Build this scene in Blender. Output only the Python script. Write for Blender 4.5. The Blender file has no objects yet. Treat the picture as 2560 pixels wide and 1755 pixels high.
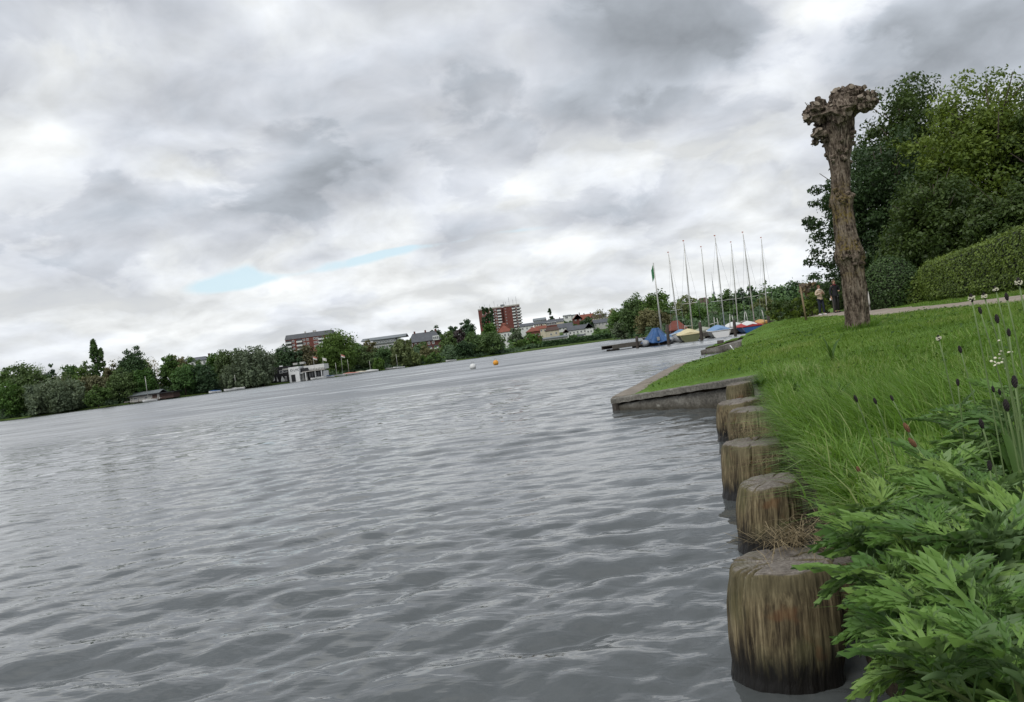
import bpy, bmesh, math, random
import numpy as np
from mathutils import Vector, Matrix, noise
R = math.radians
random.seed(7)
RNG = np.random.default_rng(7)
SC = bpy.context.scene
COL = SC.collection

# ------------------------------------------------------------------ camera
F, CX, CY, ROLL, CAMH = 2050.0, 1280.0, 877.5, R(7.45), 1.03
cam_d = bpy.data.cameras.new('camera')
cam_d.sensor_width = 36.0
cam_d.lens = 36.0 * F / 2560.0
cam_d.clip_start, cam_d.clip_end = 0.05, 6000.0
cam = bpy.data.objects.new('camera', cam_d)
COL.objects.link(cam)
cam.matrix_world = (Matrix.Translation((0, 0, CAMH)) @ Matrix.Rotation(R(90), 4, 'X')
                    @ Matrix.Rotation(-ROLL, 4, 'Z'))
SC.camera = cam
CR, SR = math.cos(ROLL), math.sin(ROLL)

def uv(x, y):
    """photograph point -> tangent right / tangent down of the level camera"""
    dx, dy = x - CX, y - CY
    return (dx * CR - dy * SR) / F, (dx * SR + dy * CR) / F

def at(x, y, d):
    u, v = uv(x, y)
    return Vector((u * d, d, CAMH - v * d))

# ------------------------------------------------------------------ world
world = bpy.data.worlds.new('World')
SC.world = world
world.use_nodes = True
SUN_EL, SUN_AZ = R(52), R(215)          # compass-like: 0 = +Y, clockwise


class NT:
    """small helper for building node trees as expressions"""
    def __init__(s, tree):
        s.t = tree
        s.n = tree.nodes
        s.l = tree.links

    def node(s, kind, **kw):
        n = s.n.new(kind)
        for k, v in kw.items():
            setattr(n, k, v)
        return n

    def put(s, sock, v):
        if isinstance(v, bpy.types.NodeSocket):
            s.l.new(v, sock)
        elif isinstance(v, (tuple, list, Vector)):
            v = tuple(v)
            n = len(sock.default_value)
            sock.default_value = v if n == len(v) else (v + (1.0,) if n == 4 else v[:n])
        else:
            sock.default_value = v

    def m(s, op, a, b=None, c=None, clamp=False):
        n = s.node('ShaderNodeMath', operation=op, use_clamp=clamp)
        for i, v in enumerate((a, b, c)):
            if v is not None:
                s.put(n.inputs[i], v)
        return n.outputs[0]

    def v(s, op, a, b=None, scale=None):
        n = s.node('ShaderNodeVectorMath', operation=op)
        s.put(n.inputs[0], a)
        if b is not None:
            s.put(n.inputs[1], b)
        if scale is not None:
            s.put(n.inputs['Scale'], scale)
        return n.outputs[0]

    def noise(s, vec, scale, detail=4, rough=0.5, dist=0.0, out='Fac', lac=2.0, dim='3D'):
        n = s.node('ShaderNodeTexNoise', noise_dimensions=dim)
        if vec is not None:
            s.put(n.inputs['Vector'], vec)
        s.put(n.inputs['Scale'], scale)
        s.put(n.inputs['Detail'], detail)
        s.put(n.inputs['Roughness'], rough)
        s.put(n.inputs['Lacunarity'], lac)
        s.put(n.inputs['Distortion'], dist)
        return n.outputs[out]

    def voronoi(s, vec, scale, feature='F1', out='Distance', rand=1.0, dim='3D'):
        n = s.node('ShaderNodeTexVoronoi', feature=feature, voronoi_dimensions=dim)
        s.put(n.inputs['Vector'], vec)
        s.put(n.inputs['Scale'], scale)
        s.put(n.inputs['Randomness'], rand)
        return n.outputs[out]

    def smooth(s, val, lo, hi, a=0.0, b=1.0):
        n = s.node('ShaderNodeMapRange', interpolation_type='SMOOTHSTEP')
        for k, w in (('Value', val), ('From Min', lo), ('From Max', hi), ('To Min', a), ('To Max', b)):
            s.put(n.inputs[k], w)
        return n.outputs[0]

    def ramp(s, fac, stops, interp='LINEAR'):
        n = s.node('ShaderNodeValToRGB')
        n.color_ramp.interpolation = interp
        e = n.color_ramp.elements
        while len(e) < len(stops):
            e.new(0.5)
        for i, (p, c) in enumerate(stops):
            e[i].position = p
            e[i].color = tuple(c) + (1.0,)
        s.put(n.inputs[0], fac)
        return n.outputs[0]

    def mix(s, fac, a, b, mode='MIX'):
        n = s.node('ShaderNodeMix', data_type='RGBA', blend_type=mode)
        s.put(n.inputs[0], fac)
        s.put(n.inputs[6], a)
        s.put(n.inputs[7], b)
        return n.outputs[2]

    def xyz(s, vec):
        n = s.node('ShaderNodeSeparateXYZ')
        s.put(n.inputs[0], vec)
        return n.outputs

    def vec(s, x, y, z):
        n = s.node('ShaderNodeCombineXYZ')
        for i, v in enumerate((x, y, z)):
            s.put(n.inputs[i], v)
        return n.outputs[0]


def build_sky():
    w = NT(world.node_tree)
    for n in list(w.n):
        w.n.remove(n)
    out = w.node('ShaderNodeOutputWorld')
    bg = w.node('ShaderNodeBackground')
    bg.inputs['Strength'].default_value = 0.1
    w.l.new(bg.outputs[0], out.inputs[0])
    sky = w.node('ShaderNodeTexSky', sky_type='NISHITA', sun_disc=False)
    sky.sun_elevation, sky.sun_rotation = SUN_EL, SUN_AZ
    sky.dust_density = 1.5
    sky.altitude = 10
    tc = w.node('ShaderNodeTexCoord')
    x, y, z = w.xyz(tc.outputs['Generated'])
    K = 0.34
    zz = w.m('ADD', w.m('MAXIMUM', z, 0.0), K)
    px, py = w.m('DIVIDE', x, zz), w.m('DIVIDE', y, zz)
    p = w.vec(px, py, 0.0)

    def sp(ix, iy):
        u, v = uv(ix, iy)
        d = Vector((u, 1.0, -v)).normalized()
        q = max(d.z, 0) + K
        return d.x / q, d.y / q

    # domain warp so that edges curl
    wn = w.noise(p, 2.4, 3, 0.5, out='Color', dim='2D')
    pw = w.v('ADD', p, w.v('SCALE', w.v('SUBTRACT', wn, (0.5, 0.5, 0.5)), scale=0.16))
    mid = w.noise(w.v('ADD', pw, (9.3, 1.2, 2.0)), 1.75, 9, 0.57, dim='2D')
    # cauliflower edges
    puff = w.voronoi(w.v('ADD', pw, (1.3, 4.2, 0.0)), 4.0, 'SMOOTH_F1', dim='2D')
    puff2 = w.voronoi(w.v('ADD', pw, (7.3, 2.2, 0.0)), 11.0, 'F1', dim='2D')
    D = w.m('MULTIPLY', w.m('SUBTRACT', mid, 0.5), 1.10)
    edge = w.noise(w.v('ADD', pw, (4.7, 8.1, 0.0)), 2.6, 7, 0.56, dim='2D')
    D = w.m('ADD', D, w.m('MULTIPLY', w.m('SUBTRACT', w.smooth(edge, 0.48, 0.56), 0.5), 0.14))
    lump = w.noise(w.v('ADD', pw, (2.2, 6.1, 0.0)), 5.2, 5, 0.55, dim='2D')
    D = w.m('ADD', D, w.m('MULTIPLY', w.m('SUBTRACT', lump, 0.5), 0.42))
    D = w.m('SUBTRACT', D, w.m('MULTIPLY', w.m('SUBTRACT', puff, 0.42), 0.36))
    D = w.m('SUBTRACT', D, w.m('MULTIPLY', w.m('SUBTRACT', puff2, 0.42), 0.09))

    def blob(ix, iy, wx, wy, amp, sharp=1.0):
        cx, cy = sp(ix, iy)
        a1, b1 = sp(ix + wx, iy)
        a2, b2 = sp(ix, iy - wy)
        rx = math.hypot(a1 - cx, b1 - cy) + 1e-4
        ry = math.hypot(a2 - cx, b2 - cy) + 1e-4
        xx, yy, _ = w.xyz(pw)
        qx = w.m('DIVIDE', w.m('SUBTRACT', xx, cx), rx)
        qy = w.m('DIVIDE', w.m('SUBTRACT', yy, cy), ry)
        r2 = w.m('ADD', w.m('MULTIPLY', qx, qx), w.m('MULTIPLY', qy, qy))
        return w.m('MULTIPLY', w.m('EXPONENT', w.m('MULTIPLY', r2, -1.0)), amp)

    for b in SKY_BLOBS:
        D = w.m('ADD', D, blob(*b))
    # thin towards the horizon: brighter air there
    hz = w.smooth(z, 0.02, 0.30)
    D = w.m('MULTIPLY', D, w.smooth(z, 0.0, 0.20, 0.42, 0.95))
    D = w.m('ADD', D, w.m('MULTIPLY', w.m('SUBTRACT', hz, 0.46), 0.22))
    col = w.ramp(w.m('ADD', D, 0.5), [
        (0.14, (5.9, 6.0, 6.0)), (0.34, (5.55, 5.7, 5.75)), (0.48, (4.95, 5.15, 5.4)),
        (0.62, (4.1, 4.3, 4.65)), (0.80, (3.05, 3.3, 3.65)), (1.0, (2.2, 2.4, 2.65))])
    # lit crowns and shaded bellies: density compared with that a little higher up
    mid2 = w.noise(w.v('ADD', w.v('SCALE', pw, scale=0.965), (9.3, 1.2, 2.0)), 1.75, 6, 0.55, dim='2D')
    puffu = w.voronoi(w.v('ADD', w.v('SCALE', pw, scale=0.965), (1.3, 4.2, 0.0)), 4.0, 'SMOOTH_F1', dim='2D')
    rel = w.m('ADD', w.m('MULTIPLY', w.m('SUBTRACT', mid, mid2), 1.7), w.m('MULTIPLY', w.m('SUBTRACT', puffu, puff), 0.55))
    gain = w.m('ADD', 1.0, w.m('MAXIMUM', w.m('MINIMUM', rel, 0.20), -0.18))
    col = w.v('SCALE', col, scale=gain)
    # gaps of blue
    B = w.m('SUBTRACT', blob(*BLUE_GAPS[0]), 0.0)
    for b in BLUE_GAPS[1:]:
        B = w.m('ADD', B, blob(*b))
    B = w.m('MULTIPLY', B, w.m('SUBTRACT', 1.0, w.m('ADD', w.m('MULTIPLY', w.m('SUBTRACT', mid, 0.5), 1.6), w.m('MULTIPLY', w.m('SUBTRACT', w.m('ADD', w.m('MULTIPLY', edge, .5), w.m('MULTIPLY', lump, .5)), 0.5), 4.5))))
    gap = w.smooth(B, 0.30, 0.95, 0.0, 0.92)
    blue = w.v('ADD', w.v('SCALE', sky.outputs[0], scale=0.30), (3.3, 4.1, 4.4))
    fin = w.mix(gap, col, blue)
    w.l.new(fin, bg.inputs['Color'])
    # the noise clouds are smooth enough for a modest importance map
    world.cycles.sampling_method = 'MANUAL'
    world.cycles.sample_map_resolution = 256

# (photo x, y, half width, half height, amount): + grey belly, - bright gap
SKY_BLOBS = [
    (1650, 70, 360, 130, 0.40), (1800, 130, 170, 60, 0.20), (1250, 330, 320, 120, 0.26),
    (750, 520, 300, 80, 0.22), (450, 240, 360, 110, 0.26), (1480, 540, 150, 40, 0.22),
    (770, 652, 70, 20, 0.25), (2300, 90, 260, 90, 0.16), (2010, 580, 220, 90, 0.14),
    (1950, 170, 120, 90, -0.30), (2060, 30, 90, 50, -0.34), (1750, 330, 260, 70, -0.22),
    (60, 340, 130, 60, -0.20), (200, 110, 200, 60, -0.10), (700, 400, 180, 40, -0.06),
    (350, 640, 260, 40, -0.16), (1000, 690, 500, 50, -0.14), (1500, 680, 200, 40, -0.12), (1250, 520, 250, 30, -0.08),
]
BLUE_GAPS = [(585, 688, 110, 24, 1.15), (860, 655, 190, 14, 0.92), (1190, 590, 220, 9, 0.74), (740, 650, 75, 30, -0.8)]
build_sky()

sun_d = bpy.data.lights.new('sun', 'SUN')
sun_d.energy, sun_d.angle, sun_d.color = 1.3, R(25), (1.0, 0.97, 0.92)
sun = bpy.data.objects.new('sun', sun_d)
COL.objects.link(sun)
_sd = Vector((math.sin(SUN_AZ) * math.cos(SUN_EL), math.cos(SUN_AZ) * math.cos(SUN_EL), math.sin(SUN_EL)))
sun.rotation_euler = _sd.to_track_quat('Z', 'Y').to_euler()
SC.view_settings.view_transform = 'Standard'
SC.view_settings.look = 'None'
SC.view_settings.exposure = 0.65
SC.view_settings.gamma = 1.0
SC.render.engine = 'CYCLES'
SC.cycles.max_bounces = 6
SC.cycles.transparent_max_bounces = 8
SC.cycles.use_denoising = True

# ------------------------------------------------------------------ helpers
def tag(o, label=None, cat=None, group=None, kind=None):
    for k, v in (('label', label), ('category', cat), ('group', group), ('kind', kind)):
        if v:
            o[k] = v
    return o


def empty(name, loc=(0, 0, 0), rz=0.0, scale=1.0):
    o = bpy.data.objects.new(name, None)
    o.empty_display_size = 0.2
    COL.objects.link(o)
    o.location = loc
    o.rotation_euler = (0, 0, rz)
    o.scale = (scale,) * 3
    return o


def link(name, mesh, mats=None, parent=None, smooth=False):
    if mats is not None:
        for mt in (mats if isinstance(mats, (list, tuple)) else [mats]):
            mesh.materials.append(mt)
    if smooth:
        mesh.shade_smooth()
    o = bpy.data.objects.new(name, mesh)
    COL.objects.link(o)
    if parent is not None:
        o.parent = parent
    return o


def np_mesh(name, verts, faces, attr=None):
    """verts (n,3), faces (m,k) arrays of one polygon size; attr: dict name -> per-vertex floats"""
    verts = np.ascontiguousarray(verts, dtype=np.float32)
    faces = np.ascontiguousarray(faces, dtype=np.int32)
    me = bpy.data.meshes.new(name)
    me.vertices.add(len(verts))
    me.vertices.foreach_set('co', verts.ravel())
    k = faces.shape[1]
    me.loops.add(faces.size)
    me.loops.foreach_set('vertex_index', faces.ravel())
    me.polygons.add(len(faces))
    me.polygons.foreach_set('loop_start', np.arange(0, faces.size, k, dtype=np.int32))
    me.polygons.foreach_set('loop_total', np.full(len(faces), k, dtype=np.int32))
    me.update(calc_edges=True)
    if attr:
        for n, a in attr.items():
            at_ = me.attributes.new(n, 'FLOAT', 'POINT')
            at_.data.foreach_set('value', np.ascontiguousarray(a, dtype=np.float32))
    return me


class MB:
    """collects polygons (with material slots) for one mesh object"""
    def __init__(s):
        s.v, s.f, s.mi = [], [], []

    def add(s, verts, faces, mi=0):
        b = len(s.v)
        s.v += [tuple(p) for p in verts]
        s.f += [tuple(b + i for i in f) for f in faces]
        s.mi += [mi] * len(faces)
        return s

    def box(s, lo, hi, mi=0, rz=0.0, piv=None):
        x0, y0, z0 = lo
        x1, y1, z1 = hi
        vs = [(x0, y0, z0), (x1, y0, z0), (x1, y1, z0), (x0, y1, z0), (x0, y0, z1), (x1, y0, z1), (x1, y1, z1), (x0, y1, z1)]
        if rz:
            cx, cy = piv or ((x0 + x1) / 2, (y0 + y1) / 2)
            c, n = math.cos(rz), math.sin(rz)
            vs = [(cx + (a - cx) * c - (b - cy) * n, cy + (a - cx) * n + (b - cy) * c, z) for a, b, z in vs]
        return s.add(vs, [(0, 3, 2, 1), (4, 5, 6, 7), (0, 1, 5, 4), (1, 2, 6, 5), (2, 3, 7, 6), (3, 0, 4, 7)], mi)

    def tube(s, pts, rad, n=8, mi=0, cap=True):
        pts = [Vector(p) for p in pts]
        if not isinstance(rad, (list, tuple)):
            rad = [rad] * len(pts)
        rings = []
        up = Vector((0, 0, 1))
        for i, p in enumerate(pts):
            d = (pts[min(i + 1, len(pts) - 1)] - pts[max(i - 1, 0)]).normalized()
            a = d.cross(up)
            if a.length < 1e-3:
                a = d.cross(Vector((0, 1, 0)))
            a.normalize()
            b = a.cross(d).normalized()
            rings.append([p + (a * math.cos(t) + b * math.sin(t)) * rad[i] for t in [2 * math.pi * k / n for k in range(n)]])
        return s.loft(rings, True, cap, mi)

    def loft(s, rings, closed=True, cap=True, mi=0):
        n = len(rings[0])
        vs = [p for r in rings for p in r]
        fs = []
        for i in range(len(rings) - 1):
            for k in range(n if closed else n - 1):
                a, b = i * n + k, i * n + (k + 1) % n
                fs.append((a, b, b + n, a + n))
        if cap:
            fs.append(tuple(reversed(range(n))))
            fs.append(tuple((len(rings) - 1) * n + k for k in range(n)))
        return s.add(vs, fs, mi)

    def lathe(s, prof, n=16, mi=0, c=(0, 0, 0)):
        rings = [[(c[0] + r * math.cos(2 * math.pi * k / n), c[1] + r * math.sin(2 * math.pi * k / n), c[2] + z) for k in range(n)] for r, z in prof]
        return s.loft(rings, True, True, mi)

    def mesh(s, name='part'):
        me = bpy.data.meshes.new(name)
        me.from_pydata(s.v, [], s.f)
        me.polygons.foreach_set('material_index', s.mi)
        me.update()
        return me

    def build(s, name, mats, parent=None, smooth=False):
        return link(name, s.mesh(name), mats, parent, smooth)


def copy_tree(o, parent=None):
    c = o.copy()
    COL.objects.link(c)
    c.parent = parent
    for ch in o.children:
        copy_tree(ch, c)
    return c


# ------------------------------------------------------------------ materials
MATS = {}

def mat(name, fn=None, **kw):
    if name in MATS:
        return MATS[name]
    m = bpy.data.materials.new(name)
    m.use_nodes = True
    t = NT(m.node_tree)
    b = t.n['Principled BSDF']
    for k, v in kw.items():
        t.put(b.inputs[k], v)
    if fn:
        fn(t, b)
    MATS[name] = m
    return m


def plain(name, col, rough=0.7, var=0.18, scale=6.0, bump=0.0, metal=0.0, spec=0.4):
    """colour with uneven weathering; no flat paint"""
    def fn(t, b):
        tc = t.node('ShaderNodeTexCoord').outputs['Object']
        n = t.noise(tc, scale, 6, 0.6)
        n2 = t.noise(tc, scale * 7, 4, 0.6)
        f = t.m('ADD', t.m('MULTIPLY', n, 0.7), t.m('MULTIPLY', n2, 0.3))
        lo = tuple(c * (1 - var * 1.6) for c in col)
        hi = tuple(min(1, c * (1 + var * 1.2)) for c in col)
        t.put(b.inputs['Base Color'], t.ramp(f, [(0.3, lo), (0.7, hi)]))
        t.put(b.inputs['Roughness'], t.smooth(n2, 0.3, 0.7, rough - 0.1, min(1, rough + 0.1)))
        b.inputs['Metallic'].default_value = metal
        b.inputs['Specular IOR Level'].default_value = spec
        if bump:
            bp = t.node('ShaderNodeBump')
            bp.inputs['Strength'].default_value = bump
            bp.inputs['Distance'].default_value = 0.02
            t.put(bp.inputs['Height'], n2)
            t.put(b.inputs['Normal'], bp.outputs[0])
    return mat(name, fn)


def leaf_mat(name, c0, c1, trans=0.35, rough=0.55, per_object=0.0, spec=0.3, third=None):
    """foliage: per-leaf tint between two greens, light passing through the blade"""
    def fn(t, b):
        a = t.node('ShaderNodeAttribute', attribute_name='tint').outputs['Fac']
        oi = t.node('ShaderNodeObjectInfo').outputs['Random']
        stops = [(0.0, c0), (1.0, c1)] if third is None else [(0.0, c0), (0.8, c1), (1.0, third)]
        c = t.ramp(a, stops)
        if per_object:
            hs = t.node('ShaderNodeHueSaturation')
            t.put(hs.inputs['Hue'], t.m('ADD', 0.5, t.m('MULTIPLY', t.m('SUBTRACT', oi, 0.5), 0.10 * per_object)))
            t.put(hs.inputs['Saturation'], t.m('ADD', 1.0, t.m('MULTIPLY', t.m('SUBTRACT', t.m('FRACT', t.m('MULTIPLY', oi, 7.31)), 0.5), 0.8 * per_object)))
            t.put(hs.inputs['Value'], t.m('ADD', 1.0, t.m('MULTIPLY', t.m('SUBTRACT', t.m('FRACT', t.m('MULTIPLY', oi, 13.7)), 0.5), 0.9 * per_object)))
            t.put(hs.inputs['Color'], c)
            c = hs.outputs[0]
        t.put(b.inputs['Base Color'], c)
        b.inputs['Roughness'].default_value = rough
        b.inputs['Specular IOR Level'].default_value = spec
        tr = t.node('ShaderNodeBsdfTranslucent')
        t.put(tr.inputs['Color'], t.mix(0.35, c, (c1[0] * 1.6, c1[1] * 1.5, c1[2] * 0.6)))
        mx = t.node('ShaderNodeMixShader')
        mx.inputs[0].default_value = trans
        t.l.new(b.outputs[0], mx.inputs[1])
        t.l.new(tr.outputs[0], mx.inputs[2])
        t.l.new(mx.outputs[0], t.n['Material Output'].inputs[0])
    return mat(name, fn)

# ------------------------------------------------------------------ water
def water_material():
    def fn(t, b):
        geo = t.node('ShaderNodeNewGeometry')
        pos = geo.outputs['Position']
        x, y, z = t.xyz(pos)
        b.inputs['Base Color'].default_value = (0.074, 0.082, 0.083, 1)
        b.inputs['IOR'].default_value = 1.58
        b.inputs['Specular IOR Level'].default_value = 0.5
        t.put(b.inputs['Roughness'], t.smooth(y, 10.0, 90.0, 0.03, 0.12))
        # wind ripples: long crests lying roughly across the view
        st = t.vec(t.m('ADD', t.m('MULTIPLY', x, 0.38), t.m('MULTIPLY', y, -0.16)), t.m('ADD', y, t.m('MULTIPLY', x, 0.18)), 0.0)
        a1 = t.noise(st, 2.6, 2, 0.5, 0.4)
        a2 = t.noise(st, 8.5, 3, 0.55, 0.3)
        a3 = t.noise(st, 0.60, 2, 0.5, 0.2)
        a4 = t.noise(st, 0.16, 2, 0.55, 0.2)
        far = t.smooth(y, 5.0, 26.0)
        vfar = t.smooth(y, 30.0, 120.0)
        gust = t.smooth(t.noise(t.vec(t.m('MULTIPLY', x, 0.012), t.m('MULTIPLY', y, 0.05), 3.0), 1.0, 4, 0.6), 0.3, 0.75, 0.7, 1.25)
        h = t.m('ADD', t.m('MULTIPLY', a1, t.m('MULTIPLY', far, 0.085)), t.m('MULTIPLY', a2, t.m('ADD', 0.0085, t.m('MULTIPLY', far, 0.018))))
        h = t.m('ADD', h, t.m('MULTIPLY', a3, t.m('MULTIPLY', far, 0.20)))
        h = t.m('ADD', h, t.m('MULTIPLY', a4, t.m('MULTIPLY', vfar, 0.95)))
        bp = t.node('ShaderNodeBump')
        t.put(bp.inputs['Strength'], 1.0)
        bp.inputs['Distance'].default_value = 1.0
        t.put(bp.inputs['Height'], t.m('MULTIPLY', h, gust))
        # far off a pixel covers many waves: give their slopes directly; all are tilted
        # towards this bank, so the water reflects sky rather than far trees
        wn = t.node('ShaderNodeTexWhiteNoise', noise_dimensions='2D')
        t.put(wn.inputs['Vector'], t.v('SCALE', pos, scale=37.0))
        wx, wy, _ = t.xyz(wn.outputs['Color'])
        sy = t.m('ADD', 0.020, t.m('MULTIPLY', t.smooth(a3, 0.34, 0.66), 0.075))
        sy = t.m('ADD', sy, t.m('MULTIPLY', t.smooth(a4, 0.36, 0.64), 0.075))
        sy = t.m('MULTIPLY', t.m('ADD', sy, t.m('MULTIPLY', wy, 0.07)), gust)
        sx = t.m('MULTIPLY', t.m('SUBTRACT', wx, 0.5), 0.16)
        nf = t.v('NORMALIZE', t.vec(sx, t.m('MULTIPLY', sy, -1.0), 1.0))
        mxn = t.node('ShaderNodeMix', data_type='VECTOR')
        t.put(mxn.inputs[0], t.smooth(y, 12.0, 42.0))
        t.put(mxn.inputs[4], bp.outputs[0])
        t.put(mxn.inputs[5], nf)
        t.put(b.inputs['Normal'], t.v('NORMALIZE', mxn.outputs[1]))
    return mat('lake_water', fn)


def make_water():
    # one sheet: fine fan of real waves near the bank, opening out to a flat sheet far away
    r = [0.35]
    while r[-1] < 75:
        r.append(r[-1] * 1.0068)
    rr = np.array(r + [85, 100, 130, 180, 260, 400, 700, 1500])
    th = np.concatenate([np.linspace(R(-85), R(-42), 60)[:-1], np.linspace(R(-42), R(44), 330), np.linspace(R(44), R(80), 30)[1:]])
    RR, TH = np.meshgrid(rr, th, indexing='ij')
    X, Y = RR * np.sin(TH), RR * np.cos(TH) - 0.1
    rng = np.random.default_rng(11)
    Z = np.zeros_like(X)
    DX, DY = np.zeros_like(X), np.zeros_like(X)
    spacing = RR * 0.0062
    fade = np.clip(1 - (RR - 30) / 40, 0, 1)
    patch = 1 + .35 * np.sin(.55 * X + .9 * Y + 1) * np.sin(.8 * X - .37 * Y) + .25 * np.sin(.21 * X + .33 * Y + 2)
    for i in range(84):
        lam = 0.065 * (11.0 ** (rng.random() ** 0.9)) * (1.6 if i < 5 else 1.0)
        ang = R(98) + rng.normal(0, R(30 if lam > 0.35 else 46))
        k = 2 * math.pi / lam
        slope = 0.0330 * (1.0 if lam > 0.3 else (lam / 0.3) ** 0.12) * (1.0 if lam < 0.9 else 0.9 / lam)
        amp = slope / k * rng.uniform(0.5, 1.3)
        kx, ky = k * math.cos(ang), k * math.sin(ang)
        ph = kx * X + ky * Y + rng.uniform(0, 6.28)
        lod = np.clip((lam / spacing - 2.2) / 2.5, 0, 1)
        # slow grouping of the wave trains
        g = 0.7 + 0.5 * np.sin(kx * 0.13 * X - ky * 0.07 * Y + i * 1.7) * np.sin(ky * 0.11 * X + kx * 0.09 * Y + i)
        A = amp * lod * g * patch
        Z += A * np.sin(ph)
        DX += -1.05 * A * np.cos(ph) * math.cos(ang)
        DY += -1.05 * A * np.cos(ph) * math.sin(ang)
    X = X + DX * fade
    Y = Y + DY * fade
    Z = Z * fade
    n, m = X.shape
    v = np.stack([X, Y, Z], -1).reshape(-1, 3)
    idx = np.arange(n * m).reshape(n, m)
    f = np.stack([idx[:-1, :-1], idx[:-1, 1:], idx[1:, 1:], idx[1:, :-1]], -1).reshape(-1, 4)[:, ::-1]
    o = link('lake_water', np_mesh('lake_water', v, f), water_material(), smooth=True)
    tag(o, 'rippled grey lake water stretching to the far shore', 'water', kind='structure')

make_water()

# ------------------------------------------------------------------ near bank
SHORE_Y = [-6, 0, 2.2, 4.9, 7.2, 9.55, 11.75, 19, 22, 30, 33, 43, 54, 80, 115, 150]
SHORE_X = [-1.6, 0.28, 0.88, 1.57, 2.18, 2.86, 1.42, 3.80, 6.1, 8.35, 9.4, 13.3, 17.6, 25, 42, 70]
EDGE_Z = [0.33, 0.33, 0.33, 0.33, 0.33, 0.36, 0.15, 0.20, 0.25, 0.32, 0.5, 0.7, 0.8, 0.8, 0.8, 0.8]

def shore_x(y):
    return np.interp(y, SHORE_Y, SHORE_X)

PATH_Y = [-5, 5, 16, 23, 31, 43, 60, 90, 150]
PATH_X = [8.2, 8.6, 10.2, 11.7, 13.7, 16.6, 21.5, 31, 62]

def ground_z(x, y):
    x, y = np.asarray(x, float), np.asarray(y, float)
    t = np.maximum(x - shore_x(y), 0) * 0.92
    e = np.interp(y, SHORE_Y, EDGE_Z)
    z = e + (0.85 - e) * (1 - np.exp(-t / 3.4))
    s = np.clip((x - np.interp(y, PATH_Y, PATH_X) - 1.2) / 5.0, 0, 1)
    z = z + 0.44 * s * s * (3 - 2 * s)
    z = z + 0.022 * np.sin(1.9 * x + 0.7 * y) * np.sin(1.1 * y - 0.6 * x + 1) * np.clip(t / 1.0, 0, 1)
    return z


def grass_ground_material():
    def fn(t, b):
        geo = t.node('ShaderNodeNewGeometry')
        pos = geo.outputs['Position']
        n1 = t.noise(pos, 1.3, 5, 0.6)
        n2 = t.noise(pos, 22.0, 5, 0.65)
        n3 = t.noise(pos, 0.35, 3, 0.5)
        f = t.m('ADD', t.m('MULTIPLY', n1, 0.5), t.m('ADD', t.m('MULTIPLY', n2, 0.35), t.m('MULTIPLY', n3, 0.25)))
        c = t.ramp(f, [(0.38, (0.045, 0.090, 0.012)), (0.55, (0.090, 0.170, 0.024)), (0.72, (0.135, 0.220, 0.040))])
        # bare soil on the cut face of the bank
        nz = t.xyz(geo.outputs['Normal'])[2]
        soil = t.ramp(n2, [(0.3, (0.022, 0.017, 0.011)), (0.7, (0.075, 0.058, 0.036))])
        c = t.mix(t.smooth(nz, 0.45, 0.75), soil, c)
        t.put(b.inputs['Base Color'], c)
        b.inputs['Roughness'].default_value = 0.9
        b.inputs['Specular IOR Level'].default_value = 0.15
        bp = t.node('ShaderNodeBump')
        bp.inputs['Strength'].default_value = 0.8
        bp.inputs['Distance'].default_value = 0.03
        t.put(bp.inputs['Height'], n2)
        t.put(b.inputs['Normal'], bp.outputs[0])
    return mat('lawn_ground', fn)


def make_bank():
    ys = [-6.0]
    while ys[-1] < 150:
        ys.append(ys[-1] + max(0.07, 0.012 * abs(ys[-1])))
    ys = np.array(sorted(ys + [11.75, 9.55]))
    ts = [-0.06, -0.02, 0.0, 0.03, 0.07, 0.12]
    while ts[-1] < 260:
        ts.append(ts[-1] + max(0.06, 0.055 * ts[-1]))
    ts = np.array(ts)
    Yg, Tg = np.meshgrid(ys, ts, indexing='ij')
    wob = 0.05 * np.sin(Yg * 5.1) * np.sin(Yg * 2.3 + 1) * np.clip(1 - (Yg - 4) / 5, 0, 1)
    Xg = shore_x(Yg) + Tg + wob
    Zg = ground_z(Xg, Yg)
    e = np.interp(Yg, SHORE_Y, EDGE_Z)
    Zg = np.where(Tg <= -0.05, -0.8, np.where(Tg < -0.01, -0.05, np.where(Tg <= 0.001, e - 0.07, Zg)))
    n, m = Xg.shape
    idx = np.arange(n * m).reshape(n, m)
    f = np.stack([idx[:-1, :-1], idx[:-1, 1:], idx[1:, 1:], idx[1:, :-1]], -1).reshape(-1, 4)
    o = link('grass_bank_ground', np_mesh('ground', np.stack([Xg, Yg, Zg], -1).reshape(-1, 3), f), grass_ground_material(), smooth=True)
    tag(o, 'sloping grassy lake bank rising to the footpath', 'ground', kind='structure')
    return o

make_bank()

# lake bed under the water sheet so that nothing is open below
_bed = MB().add([(-900, -60, -1.2), (900, -60, -1.2), (900, 1500, -1.2), (-900, 1500, -1.2)], [(0, 1, 2, 3)])
tag(_bed.build('lake_bed_ground', plain('lake_bed', (0.03, 0.03, 0.025))), 'dark silt bed under the lake water', 'ground', kind='structure')


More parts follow.
